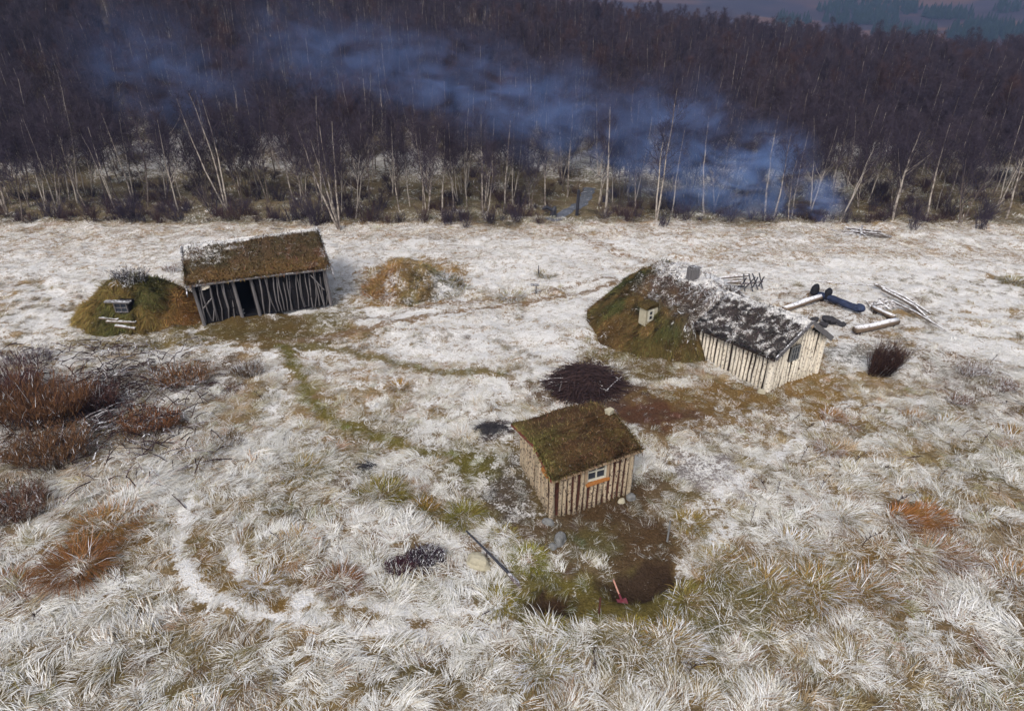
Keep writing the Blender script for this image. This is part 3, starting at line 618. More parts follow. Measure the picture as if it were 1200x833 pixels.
for u in (0, 1.70, 2.49, BLn):
    MB().tube([B(u+.02, -.06, -.1), B(u+.01, -.05, 1.1), B(u, -.06, beave(u))], [.085, .08, .07], 8, jit=.06).build('post', M['grey_pole'], barn)
for u, l in ((.30, .06), (.56, .04), (.82, .05), (1.07, .07), (1.34, .10), (2.95, .07), (3.33, .03), (3.48, .02), (3.62, .05), (3.80, .09), (3.96, .01), (4.27, .06), (4.53, .08), (4.80, .03), (4.98, .02), (5.28, .04), (5.52, .07), (.12, .02), (4.12, -.2), (3.15, .12), (2.70, .05), (5.68, .03), (4.66, -.1), (5.1, .1), (1.2, -.12), (.68, -.1), (.42, .1)):
    o = link('pole', random.choice(PK), barn, (u+l*.5, -.02-random.uniform(0, .03), random.uniform(-.03, .1)), (random.uniform(-.02, .02), -LE-l*.5, random.uniform(0, 6.28)))
    o.scale = (random.uniform(.75, 1.2),)*2+(beave(u)*random.uniform(.95, 1.0),)
for z in (.55, 1.1, 1.6):
    for a, b in ((.1, 1.6), (2.6, 5.7)):
        MB().tube([B(a, .03, z), B((a+b)/2, .035, z+random.uniform(-.06, .06)), B(b, .03, z+random.uniform(-.06, .06))], .022, 5).build('rail', M['old_board'], barn)
MB().tube([(5.1, -.16, 1.75), (5.62, -.3, .95)], .03, 6).build('brace', M['grey_pole'], barn)
MB().tube([(5.35, -.2, 1.4), (5.52, -.42, .05)], .035, 6).build('brace', M['grey_pole'], barn)
MB().tube([(.15, -.12, .85), (.62, -.12, 1.3)], .035, 6).build('brace', M['grey_pole'], barn)
def barf(u, v):
    n = fbm(u*12, v*5, 171, 4); g = fbm(u*18, v*9, 173, 3)
    c = mixc((.105, .072, .042), (.075, .060, .033), sstep(.35, .65, n)); c = c+(np.array((.145, .092, .040))-c)*(sstep(.50, .12, v+(n-.5)*.3)*.85)[:, None]
    c = c+(np.array((.125, .064, .036))-c)*(sstep(.60, .70, g)*sstep(.4, .6, u)*sstep(.75, .5, v)*.8)[:, None]
    f = .06+(g-.5)*.7+.75*sstep(.90, .99, v)+.52*sstep(.50, .1, u+(n-.5)*.5)*sstep(.35, .75, v+(n-.5)*.4)+.3*sstep(.95, 1, u)
    return c, np.clip(f, 0, 1)
beL, beR = B(-.22, -.26, 2.06), B(BLn+.26, -.22, 1.98)
brR, brL = B(BLn+.30, 2.66, 3.06), B(-.20, 2.40, 3.0)
sod(barn, beL, beR, brR, brL, .14, barf, 6000, .20, .028, nu=64, nv=26, seed=5, amp=.055)
sod(barn, B(-.3, 5.4, 1.95), B(BLn+.4, 5.4, 1.95), brR, brL, .14, barf, 1200, .15, .022, seed=6, amp=.055)
MB().tube([B(-.26, -.31, 2.04), B(3, -.30, 2.03), B(BLn+.3, -.27, 1.95)], [.06, .055, .06], 7).build('eave_pole', M['grey_pole'], barn)
for a, b in ((B(-.26, -.60, 1.72), B(-.24, 2.40, 3.06)), (B(BLn+.34, -.85, 1.66), B(BLn+.34, 2.66, 3.11)), (B(-.24, 2.42, 3.06), B(-.24, 5.5, 1.95)), (B(BLn+.34, 2.68, 3.11), B(BLn+.32, 5.5, 1.95))):
    MB().beam(a, b, .05, .15).build('bargeboard', M['grey_board'], barn)
rag = MB().box((0, 0, 0), (.16, .04, .22), jit=.03).add([(.03, -.03, .1), (.3, -.04, .16), (.28, -.05, -.04), (.06, -.05, -.1)], [(0, 1, 2, 3)]).build('cloth_rag', M['cream_log'], None)
q = Matrix.Translation(barn.location) @ Matrix.Rotation(YB, 4, 'Z') @ Vector(B(.42, -.2, 1.88)); rag.location = q; rag.rotation_euler = (0, 0, YB)
tag(rag, 'small pale rag hung under the eave at the barn\'s left corner', 'rag')

# ------------------------------------------------------------------ 4. turf hut beside the barn
tx, ty = G(152, 384); ty += 1.5; TH = empty('turf_hut', (tx, ty, Hs(tx, ty)), 0, 'rounded grass-covered turf hut with a tiny window, left of the barn', 'turf hut')
tz = 2.15
def tmound(x, y):
    a = np.hypot((x+.1)/np.where(x < 0, 3.35, 3.5), (y+.1)/2.45); p = np.clip(a, 0, 1.4)
    h = tz*(1-p**1.5)+(fbm(x*1.2+4, y*1.2, 181, 4)-.5)*.9*sstep(1.15, .6, p)+(fbm(x*3.4, y*3.4, 187, 2)-.5)*.28*sstep(1.15, .8, p)
    return h-.06
def tmf(x, y, z):
    n = fbm(x*1.1, y*1.1, 183, 3); n2 = fbm(x*3.2, y*3.2, 185, 3)
    c = mixc((.145, .105, .036), (.082, .076, .026), sstep(.42, .6, n)); c = c*(1-.6*sstep(.48, .68, n2))[:, None]
    k = sstep(1.1, 2.4, x)*.8; c = c+(np.array((.17, .085, .03))-c)*k[:, None]
    c = c+(np.array((.20, .14, .045))-c)*(sstep(-.8, -2.2, x)*.7)[:, None]
    return c, np.clip(.04+(n2-.5)*.35+.35*sstep(1.65, 2.0, z), 0, 1)
mound_mesh(TH, 'turf_mound', tmound, -3.9, 4.0, -2.9, 2.9, .11, tmf, 8500, .36, .024, 13)
wX, wY = .08, -1.63; wz = float(tmound(np.array([wX]), np.array([wY]))[0])
MB().box((wX, wY+.14, wz+.22), (.70, .5, .56)).build('window_recess', M['old_board'], TH)
window(TH, (wX, wY-.16, wz+.28), .56, .42, (0, -1), M['grey_pole'], 2, 2, .035)
MB().beam((wX-.60, wY-.22, wz+.62), (wX+.55, wY-.22, wz+.59), .24, .06).build('lintel', M['grey_board'], TH)
for a, b in (((-.62, -2.02), (.75, -2.08)), ((-.15, -2.22), (.75, -2.26)), ((-1.0, -1.85), (-.1, -1.98))):
    z1 = float(tmound(np.array([a[0]]), np.array([a[1]]))[0]); z2 = float(tmound(np.array([b[0]]), np.array([b[1]]))[0])
    MB().beam((*a, z1+.10), (*b, z2+.10), .16, .07).build('plank', M['frost_log'], TH)

# ------------------------------------------------------------------ 5. grassy mound between barn and house
gx_, gy_ = G(482, 345); gy_ += 1.0
GM = empty('grass_mound', (gx_, gy_, Hs(gx_, gy_)), 0, 'low mound of long ochre grass in the frosted meadow between barn and house', 'mound')
def gmound(x, y):
    a = np.hypot(x/2.3, y/1.7); return 1.5*np.exp(-a*a*1.5)*(1+.9*(fbm(x*1.3, y*1.3, 191, 3)-.5))-.14-.1*sstep(1, 1.6, a)
def gmf(x, y, z):
    n = fbm(x*1.2, y*1.2, 193, 3); c = mixc((.23, .165, .075), (.17, .145, .065), sstep(.4, .6, n)); c = c*(1-.5*sstep(.5, .68, fbm(x*3, y*3, 197, 2)))[:, None]
    c = c+(np.array((.24, .12, .045))-c)*(sstep(.2, -1., x)*.6)[:, None]
    return c, np.clip(.27+(fbm(x*2.5, y*2.5, 195, 3)-.5)*.9+.3*sstep(.5, 1.6, x), 0, 1)
mound_mesh(GM, 'turf_mound', gmound, -3, 3, -2.4, 2.4, .12, gmf, 5200, .42, .018, 17, droop=.5)

# ================================================================== LOOSE THINGS
def at(px, py, dz=0.0):
    x, y = G(px, py); z = Hs(x, y)+float(pits(np.array([x]), np.array([y]))[0]); return Vector((x, y, z+dz))
def twig_heap(name, c, rx, ry, h, n, mat, label, cat, L=(.6, 1.6), rad=.012, extra=None):
    root = empty(name, c, 0, label, cat); m = MB()
    for k in range(n):
        a = random.uniform(0, 6.28); q = math.sqrt(random.random()); p = Vector((rx*q*math.cos(a)*.8, ry*q*math.sin(a)*.8, h*(1-q*q)*random.uniform(.05, 1)))
        t = random.uniform(0, 6.28); l = random.uniform(*L); d = Vector((math.cos(t)*1.3, math.sin(t)*.75, random.uniform(-.12, .3))).normalized()
        mid = p+Vector((0, 0, random.uniform(-.03, .08)))
        m.tube([p-d*l/2+Vector((0, 0, -.05)), mid, p+d*l/2+Vector((random.uniform(-.1, .1), random.uniform(-.1, .1), random.uniform(-.1, .1)))], [rad*1.2, rad, rad*.4], 3, cap=False)
    o = m.build('twigs', mat, root); o['kind'] = 'stuff'
    return root
bp = twig_heap('brush_pile', at(686, 456), 1.6, 1.15, 1.0, 2100, M['brush'], 'wide dark heap of cut birch brushwood behind the small hut', 'brush pile', rad=.016)
m = MB()
for k in range(26):
    a = random.uniform(0, 6.28); p = Vector((random.uniform(-1.4, 1.2), random.uniform(-.6, .3), random.uniform(.2, .55))); d = Vector((math.cos(a), math.sin(a)*.7, .12))*random.uniform(.4, .9)
    m.tube([p-d, p+Vector((0, 0, .05)), p+d], [.022, .017, .008], 4, cap=False)
tag(m.build('branches', M['brush_grey'], bp), kind='stuff')
twig_heap('twig_patch', at(575, 504), .75, .42, .14, 260, M['char'], 'patch of charred black twigs lying beyond the hut\'s left end', 'twigs', (.2, .5), .014)
twig_heap('twig_patch', at(432, 548), .34, .22, .12, 90, M['char'], 'little knot of black twigs beside the green trodden path', 'twigs', (.2, .45), .012)

# -------- fire place and its benches
def bench(a, b, wd, th, label, mat='frost_log'):
    a = at(*a); b = at(*b); r = empty('log_bench', (a+b)/2, 0, label, 'bench'); o = (a+b)/2; d = (b-a).normalized()
    sp = [a-o+d*(b-a).length*q+Vector((0, 0, .24+random.uniform(-.02, .02))) for q in (0, .25, .5, .75, 1)]
    MB().tube(sp, [wd*.44*random.uniform(.9, 1.08) for _ in sp], 9, jit=.08).build('seat', M[mat], r, smooth=True)
    for p in (a+d*.25, b-d*.25): MB().tube([p-o+Vector((0, 0, -.1)), p-o+Vector((0, 0, .12))], .11, 8).build('leg', M['gap_grey'], r)
    return r
bench((918, 368), (966, 352), .36, .12, 'frost-topped plank bench behind the turf house, left side of the fireplace')
bench((1001, 392), (1050, 381), .42, .14, 'frost-topped plank bench in front of the fireplace, near the dark bush')
bench((1021, 364), (1046, 377), .26, .12, 'short frosted plank bench right of the fireplace, below the firewood')
a = at(955, 351); b = at(1004, 370); r = empty('covered_log', (a+b)/2, 0, 'long blue-black tarpaulin roll lying behind the fireplace with dark lumps on it', 'covered log'); o = (a+b)/2; d = (b-a).normalized()
MB().tube([a-o+(b-a)*q+Vector((0, random.uniform(-.04, .04), .27+random.uniform(-.05, .04))) for q in (0, .14, .28, .42, .56, .7, .85, 1)], [.12, .17, .14, .19, .16, .20, .17, .19], 11, jit=.16).build('roll', M['tarp'], r, smooth=True)
def lump(p, s, mat, par, name):
    me = bpy.data.meshes.new(name); import bmesh; bm = bmesh.new(); bmesh.ops.create_icosphere(bm, subdivisions=3, radius=1)
    for v in bm.verts:
        k = 1+random.uniform(-.05, .05)+.22*math.sin(v.co.x*2.6+p[0]*9)*math.cos(v.co.y*2.3+p[1]*5)+.12*math.sin(v.co.z*4+p[0]*3); v.co = Vector((v.co.x*s[0]*k, v.co.y*s[1]*k, v.co.z*s[2]*k))
    bm.to_mesh(me); bm.free(); me.materials.append(mat); return link(name, me, par, p)
lump(a-o+Vector((-.12, 0, .46)), (.24, .24, .27), M['black'], r, 'black_bundle'); lump(a-o+d*.62+Vector((0, 0, .44)), (.20, .20, .27), M['black'], r, 'black_bundle')
lump(b-o+Vector((.02, -.02, .32)), (.20, .20, .24), M['tarp'], r, 'roll_end')
fp = at(968, 380); r = empty('fireplace', fp, 0, 'heap of charred black hearth stones between the log benches', 'fireplace')
for k in range(22):
    a = random.uniform(0, 6.28); q = random.uniform(0, .62); s = random.uniform(.09, .2); lump(Vector((q*math.cos(a)*1.1, q*math.sin(a)*.8, s*.5+(.2 if q < .3 else 0))), (s*1.2, s, s*.9), M['char'], r, 'hearth_stone')
twig_heap('firewood_heap', at(1033, 360), .85, .45, .35, 46, M['frost_pole'], 'heap of split frosted firewood at the thick end of the long poles', 'firewood', (.5, .9), .05)
for k, (p, q, l) in enumerate((((1024, 338), (1090, 370), 'long frosted pole on the back edge of the pole stack'), ((1032, 346), (1088, 374), 'long frosted pole in the middle of the stack, right end cut short'), ((1043, 357), (1108, 390), 'thin bent pole reaching farthest out on the near edge of the stack'), ((1046, 353), (1092, 378), 'stout frosted pole lying along the near side of the stack'))):
    a = at(*p, .25+.05*(k % 2)); b = at(*q, .10); m_ = (a+b)/2+Vector((random.uniform(-.1, .1), random.uniform(-.1, .1), .1))
    ob = MB().tube([a-m_, Vector((0, 0, 0)), b-m_], [.09, .075, .045] if k != 2 else [.06, .05, .02], 7).build('pole', M['frost_pole'], None, m_); tag(ob, l, 'pole', 'poles stacked right of the fireplace')
a = at(944, 347, .75); b = at(1022, 348, .55); ob = MB().tube([a-a, (b-a)/2+Vector((0, 0, -.05)), b-a], .025, 5).build('rail_pole', M['frost_pole'], None, a); tag(ob, 'thin straight rail pole lying behind the blue-black roll', 'pole')
# poles and crossed sticks behind the house
for k, (p, q, l) in enumerate((((838, 335), (868, 333), 'frosted pole nearest the turf house in the small stack behind it'), ((842, 330), (876, 329), 'upper frosted pole leading to the crossed black sticks'), ((846, 338), (872, 339), 'dark lower pole beside the crossed black sticks'))):
    a = at(*p, .2); b = at(*q, .25); ob = MB().tube([a-a, b-a], [.07, .06], 7).build('pole', M['frost_pole'] if k < 2 else M['black_pole'], None, a); tag(ob, l, 'pole', 'poles lying behind the turf house')
c = at(880, 338); r = empty('sawhorse', c, .2, 'sawhorse of crossed black sticks standing behind the turf house', 'sawhorse')
for k in range(4):
    x_ = -.5+k*.34
    for s in (-1, 1): MB().tube([(x_+random.uniform(-.15, .15), -.32*s, -.05), (x_+random.uniform(-.1, .1), .3*s, .85)], .035, 6).build('leg', M['black_pole'], r)
MB().tube([(-.7, 0, .42), (.65, .02, .44)], .05, 6).build('cross_bar', M['brush_grey'], r)
twig_heap('pole_pile', at(1012, 274), 1.5, .5, .4, 26, M['frost_pole'], 'pile of frosted logs at the wood\'s edge below the blue smoke', 'log pile', (1.2, 2.4), .06)

# -------- stakes, post, stump, shovel, black pole, stones
def stake(px, py, h, rad, mat, label, cat='stake', lean=(0, 0), name='stake'):
    p = at(px, py); return tag(MB().tube([(0, 0, -.15), (lean[0]*h/2, lean[1]*h/2, h/2), (lean[0]*h, lean[1]*h, h)], [rad, rad*.95, rad*.85], 6).build(name, M[mat], None, p), label, cat)
stake(631, 322, .62, .03, 'black_pole', 'thin dark stake standing in the meadow, farther of two beyond the grass mound')
s = stake(628, 345, .55, .03, 'black_pole', 'thin dark stake topped by a flat board, nearer of two beyond the grass mound'); MB().box((-.06, 0, .56), (.45, .22, .05)).build('board', M['grey_board'], s)
stake(702, 718, .62, .03, 'gap', 'thin brown stake at the turf rim in front of the two dug pits')
stake(676, 252, 1.9, .14, 'black_pole', 'thick dark post at the right side of the grey forest path', 'post', (.03, 0), 'post')
stake(782, 633, .75, .03, 'frame_grey', 'pale grey stake standing beside the trodden track right of the pits')
p = at(648, 252); r = empty('tree_stump', p, 0, 'low dark broken stump with stubs beside the start of the grey forest path', 'stump')
MB().tube([(0, 0, -.1), (.05, 0, .55), (.15, 0, .8)], [.26, .22, .12], 8, jit=.15).build('trunk', M['black_pole'], r); MB().tube([(0, 0, .5), (-.5, 0, .75), (-.8, 0, .6)], [.15, .16, .08], 7, jit=.12).build('stub', M['black_pole'], r)
a = at(716, 664, .10); b = at(729, 694, .08); r = empty('shovel', b, math.atan2((b-a).y, (b-a).x), 'red-bladed shovel with pale pink shaft lying in the dug soil', 'shovel'); ln = (b-a).length+.05
pts = [(-ln, 0, .10), (-ln*.5, 0, .07), (0, 0, .04)]
MB().tube(pts, .022, 7).build('shaft', M['shaft'], r)
MB().tube([(-ln-.14*math.cos(t)*1.0-.0, .075*math.sin(t), .10) for t in np.linspace(-2.6, 2.6, 12)], .018, 6).build('handle', M['shaft'], r)
g = MB(); V = []; Fc = []
for i in range(7):
    t = i/6; wdt = (.13 if t < .55 else .13*math.cos((t-.55)/.45*1.45)+.004)
    for j in range(5):
        s_ = (j-2)/2; V.append((t*.34-.02, s_*wdt, .035+.035*s_*s_-.03*t+.0))
for i in range(6):
    for j in range(4): k = i*5+j; Fc.append((k, k+1, k+6, k+5))
n0 = len(V); V += [(x_, y_, z_-.012) for x_, y_, z_ in V]; Fc += [tuple(q_+n0 for q_ in f)[::-1] for f in Fc]
g.add(V, Fc).build('blade', M['red_steel'], r, smooth=True)
MB().tube([(-.16, 0, .055), (.03, 0, .045)], [.026, .034], 7).build('socket', M['red_steel'], r)
a = at(547, 634, .42); b = at(596, 674, .16); r = empty('long_pole', b, 0, 'long black pole lying tilted over the frosted grass left of the pits', 'pole')
MB().tube([a-b, (a-b)/2+Vector((0, 0, .01)), Vector((0, 0, 0))], [.028, .035, .045], 8).build('pole', M['black_pole'], r)
e = (b-a).normalized(); MB().tube([Vector((0, 0, 0)), e*.28+Vector((0, 0, -.05)), e*.5+Vector((0, 0, -.16))], [.05, .07, .05], 7, jit=.2).build('pole_end', M['brush_grey'], r)
MB().tube([(a-b)*.5, (a-b)*.5+Vector((-.05, .1, -.45))], .02, 5).build('prop', M['brush_grey'], r)
def rock(px, py, s, mat, label):
    o = lump(at(px, py, s*.25), (s*1.1, s*.85, s*.75), M[mat], None, 'stone'); o.rotation_euler = (0, 0, random.uniform(0, 6)); return tag(o, label, 'stone')
rock(656, 634, .21, 'stone', 'grey stone on the bare soil in front of the hut')
rock(648, 641, .12, 'stone', 'smaller grey stone touching the big one in front of the hut')
rock(739, 586, .16, 'stone', 'grey stone at the right foot of the hut\'s window wall')
rock(642, 612, .15, 'stone', 'grey stone under the hut\'s nearest corner')
rock(728, 590, .11, 'pale_stone', 'pale stone below the hut\'s window wall, next to the grey one')
rock(690, 462, .09, 'pale_stone', 'small whitish stone lying in front of the brush pile')
rock(891, 463, .14, 'pale_stone', 'pale stone at the near corner of the cream birch-log wall')
rock(560, 657, .30, 'pale_stone', 'lichen-pale boulder in the grass beside the long black pole')

# ================================================================== PLANTS OF THE MEADOW
def tuft_mesh(name, n, r, L, W, col, frost, droop=.6, lean=(0, 0), spread=1.0, seed=0, var=.35, flat=1.0):
    g = np.random.default_rng(seed); a = g.uniform(0, 2*np.pi, n); q = np.sqrt(g.uniform(0, 1, n))*r
    P = np.stack([q*np.cos(a), q*np.sin(a)*flat, -.04+0*q], 1); th = a+g.normal(0, .5, n)
    D = np.stack([np.cos(th), np.sin(th), 0*th], 1)*spread*(q/r*.8+.3)[:, None]+np.array([lean[0], lean[1], 0])+g.normal(0, .15, (n, 3))*np.array([1, 1, 0])
    V, Q, T = blades(P, D, g.uniform(.5, 1.2, n)*L, g.uniform(.6, 1.4, n)*W, np.clip(g.normal(droop, .18, n), .02, 1.0))
    c = np.array(col)*g.uniform(1-var, 1+var*1.4, (n, 1))*(1+g.normal(0, .07, (n, 3)))
    c = np.where((g.uniform(0, 1, n) < frost)[:, None], np.array(FROST)*g.uniform(.75, 1.05, (n, 1)), c)
    return np_mesh(name, V, T, Q, [M['grass_col']], np.repeat(np.clip(c, .003, .9), 5, 0))
TUSS = [  # px, py, radius m, height m, colour, frost, lean, label
 (92, 668, .62, .75, RUST, .03, (.1, -.3), 'tall rust-brown tussock at the lower left, below the wide ochre one'),
 (128, 618, .80, .50, (.25, .13, .045), .08, (.3, -.2), 'wide ochre-brown tussock at the lower left, just above the tall rusty one'),
 (8, 692, .45, .5, RUST, .05, (.2, -.2), 'rust-brown tussock cut by the left edge of the photo'),
 (400, 685, .42, .40, (.17, .085, .04), .15, (.2, -.2), 'brown tussock left of the purple-black heather clump'),
 (350, 640, .45, .35, OCHRE, .3, (.3, -.2), 'ochre tussock inside the curve of the frosted wheel tracks'),
 (448, 582, .70, .42, (.19, .15, .04), .12, (.1, -.3), 'broad olive tussock between the heather clump and the green path'),
 (495, 601, .50, .40, (.20, .125, .035), .08, (.0, -.4), 'ochre tussock left of a pair above the heather clump'),
 (545, 604, .45, .42, (.18, .15, .035), .08, (.2, -.4), 'olive-gold tussock right of a pair above the heather clump'),
 (352, 552, .60, .40, (.22, .165, .05), .25, (.2, -.3), 'yellow-olive tussock in the frosted grass below the bend of the green path'),
 (240, 532, .70, .42, (.17, .12, .06), .35, (.2, -.2), 'long low brown tussock right of the left thicket'),
 (468, 452, .30, .35, (.26, .16, .05), .2, (.0, -.3), 'small golden tussock with dead stalks between the two green trodden paths'),
 (620, 655, .40, .36, (.19, .17, .035), .05, (.0, -.3), 'bright green-gold tussock right of the long black pole'),
 (590, 628, .35, .25, (.20, .165, .05), .15, (.0, -.3), 'pale green tussock on the bare ground left of the grey stone'),
 (640, 746, .55, .22, (.20, .165, .04), .08, (-.1, -.5), 'green-gold turf rim hanging below the left dug pit'),
 (745, 744, .5, .20, (.22, .17, .04), .06, (.1, -.5), 'green-gold turf rim between stake and right dug pit'),
 (812, 706, .55, .30, (.19, .155, .045), .15, (.3, -.4), 'green tussock at the right corner of the dug ground'),
 (580, 704, .42, .26, (.21, .17, .045), .2, (-.3, -.3), 'yellow-green tussock left of the left dug pit'),
 (810, 612, .38, .32, (.22, .155, .045), .12, (.2, -.3), 'golden tussock alone in the frost right of the hut yard'),
 (1062, 610, .50, .42, (.27, .12, .04), .04, (.9, -.4), 'rusty tussock combed sideways, left of the pair in the right meadow'),
 (1090, 603, .45, .40, (.25, .115, .04), .05, (.9, -.2), 'rusty tussock combed sideways, right of the pair in the right meadow'),
 (1108, 650, .60, .45, (.24, .135, .07), .25, (.8, -.4), 'half-frosted reddish tussock below the rusty pair in the right meadow'),
 (960, 692, .62, .55, (.27, .17, .06), .28, (.2, -.5), 'tall straw-brown tussock in the middle of the ochre grass band'),
 (905, 690, .60, .50, (.25, .17, .06), .3, (.2, -.5), 'straw-brown tussock in the ochre grass band, next to the green corner tussock'),
 (1025, 690, .55, .50, (.26, .15, .06), .3, (.4, -.5), 'straw-brown tussock at the right end of the ochre grass band'),
 (850, 665, .60, .42, (.24, .18, .06), .3, (.3, -.4), 'olive straw tussock above the left end of the ochre grass band'),
 (935, 640, .50, .40, (.24, .17, .06), .35, (.3, -.4), 'olive straw tussock in frost above the ochre grass band'),
 (1195, 680, .50, .5, (.24, .14, .06), .25, (.4, -.3), 'brown tussock cut by the right edge of the photo, low down'),
 (1190, 510, .45, .45, (.23, .15, .06), .3, (.2, -.3), 'straw tussock cut by the right edge of the photo, halfway up'),
 (1120, 500, .60, .35, (.22, .155, .06), .35, (.5, -.3), 'olive tussock below the dark frosted weeds on the right'),
 (1075, 490, .45, .35, (.24, .14, .05), .2, (.3, -.3), 'orange-brown tussock left of the olive one under the frosted weeds'),
 (990, 605, .45, .32, (.20, .15, .055), .4, (.5, -.3), 'frosted olive tussock midway across the right meadow'),
 (1090, 590, .40, .30, (.21, .155, .05), .35, (.4, -.3), 'olive-brown tussock just behind the rusty pair'),
 (972, 528, .35, .32, (.23, .13, .06), .3, (.2, -.3), 'small brown tussock with a dark bent stalk right of the grey gravel'),
 (975, 488, .35, .28, (.25, .13, .05), .2, (.3, -.3), 'small rusty tussock in frost below the house\'s window gable'),
 (1000, 492, .35, .30, (.24, .12, .045), .25, (.3, -.2), 'small rusty tussock with dark stems, right of a similar one below the gable'),
 (460, 318, .65, .60, (.27, .16, .05), .05, (.1, -.2), 'tall golden tussock on the left top of the grass mound'),
 (470, 340, .60, .40, (.30, .19, .06), .1, (.1, -.4), 'pale golden tussock on the front foot of the grass mound'),
 (600, 345, .70, .35, (.26, .20, .09), .4, (.2, -.3), 'frosted straw tussock behind the wheel track, right of the grass mound'),
 (640, 322, .55, .30, (.24, .19, .08), .4, (.2, -.2), 'small frosted straw tussock by the two dark stakes'),
 (1190, 330, .55, .4, (.20, .16, .05), .25, (.2, -.2), 'olive tussock cut by the right edge near the far meadow'),
 (310, 690, .40, .30, (.24, .16, .06), .35, (.3, -.3), 'ochre tussock between the frosted wheel tracks'),
 (640, 790, .55, .45, (.24, .18, .08), .4, (.2, -.6), 'frosted straw tussock at the bottom under the dug pits'),
 (790, 760, .55, .45, (.25, .17, .06), .35, (.3, -.5), 'straw tussock at the bottom right under the dug pits'),
]
for k, (px, py, r_, h_, c, f, ln, lab) in enumerate(TUSS):
    tag(link('grass_tussock', tuft_mesh('grass_tussock', int(520+r_*640), r_, h_*1.45, .0115 if py > 480 else .019, c, f, .73, ln, 1, 300+k), None, at(px, py)), lab, 'grass tussock')

def bush(name, px, py, wd, h, col, n, label, cat, frost=.0, lean=(0, 0), rust=None, droop=.25, wb=.014, seed=0):
    """stems fanning up from a stool > each stem with fine side sprays, one plant"""
    g = np.random.default_rng(seed); a = g.uniform(0, 2*np.pi, n); q = np.sqrt(g.uniform(0, 1, n))
    P = np.stack([q*np.cos(a)*wd*.75, q*np.sin(a)*wd*.5, -.05+0*q], 1)
    D = np.stack([np.cos(a)*q, np.sin(a)*q, 0*a], 1)+g.normal(0, .35, (n, 3))*np.array([1, 1, 0])+np.array([*lean, 0])
    Ls = h*g.uniform(.55, 1.15, n); dr = np.clip(g.normal(droop, .13, n), .02, .9)
    V, Q, T = blades(P, D, Ls, np.full(n, wb), dr); Dn = D/np.linalg.norm(D, axis=1, keepdims=True)
    m = n*9; i = g.integers(0, n, m); t = g.uniform(.25, 1, m)[:, None]; k = dr[i][:, None]; L = Ls[i][:, None]
    B0 = P[i]+L*(np.array([0, 0, 1.])*(t*1.0-t*t*k*.5)*.85+Dn[i]*(t*.25+t*t*.5*k)*1.0)
    th = g.uniform(0, 2*np.pi, m); D2 = np.stack([np.cos(th), np.sin(th), 0*th], 1)+Dn[i]*.5
    V2, Q2, T2 = blades(B0, D2, h*g.uniform(.10, .26, m), np.full(m, wb*.75), np.clip(g.normal(.45, .2, m), .05, 1))
    c1 = np.array(col)*g.uniform(.6, 1.4, (n, 1)); c2 = np.array(rust if rust else col)*g.uniform(.55, 1.5, (m, 1))
    cc = np.concatenate([c1, c2]); fm = (g.uniform(0, 1, n+m) < frost)[:, None]; cc = np.where(fm, np.array(FROST)*g.uniform(.6, 1, (n+m, 1)), cc)
    b = len(V)
    me = np_mesh(name, np.concatenate([V, V2]), np.concatenate([T, T2+b]), np.concatenate([Q, Q2+b]), [M['grass_col']], np.repeat(np.clip(cc, .003, .9), 5, 0))
    return tag(link(name, me, None, at(px, py)), label, cat)
DK = (.045, .028, .028); RB = (.135, .062, .030)
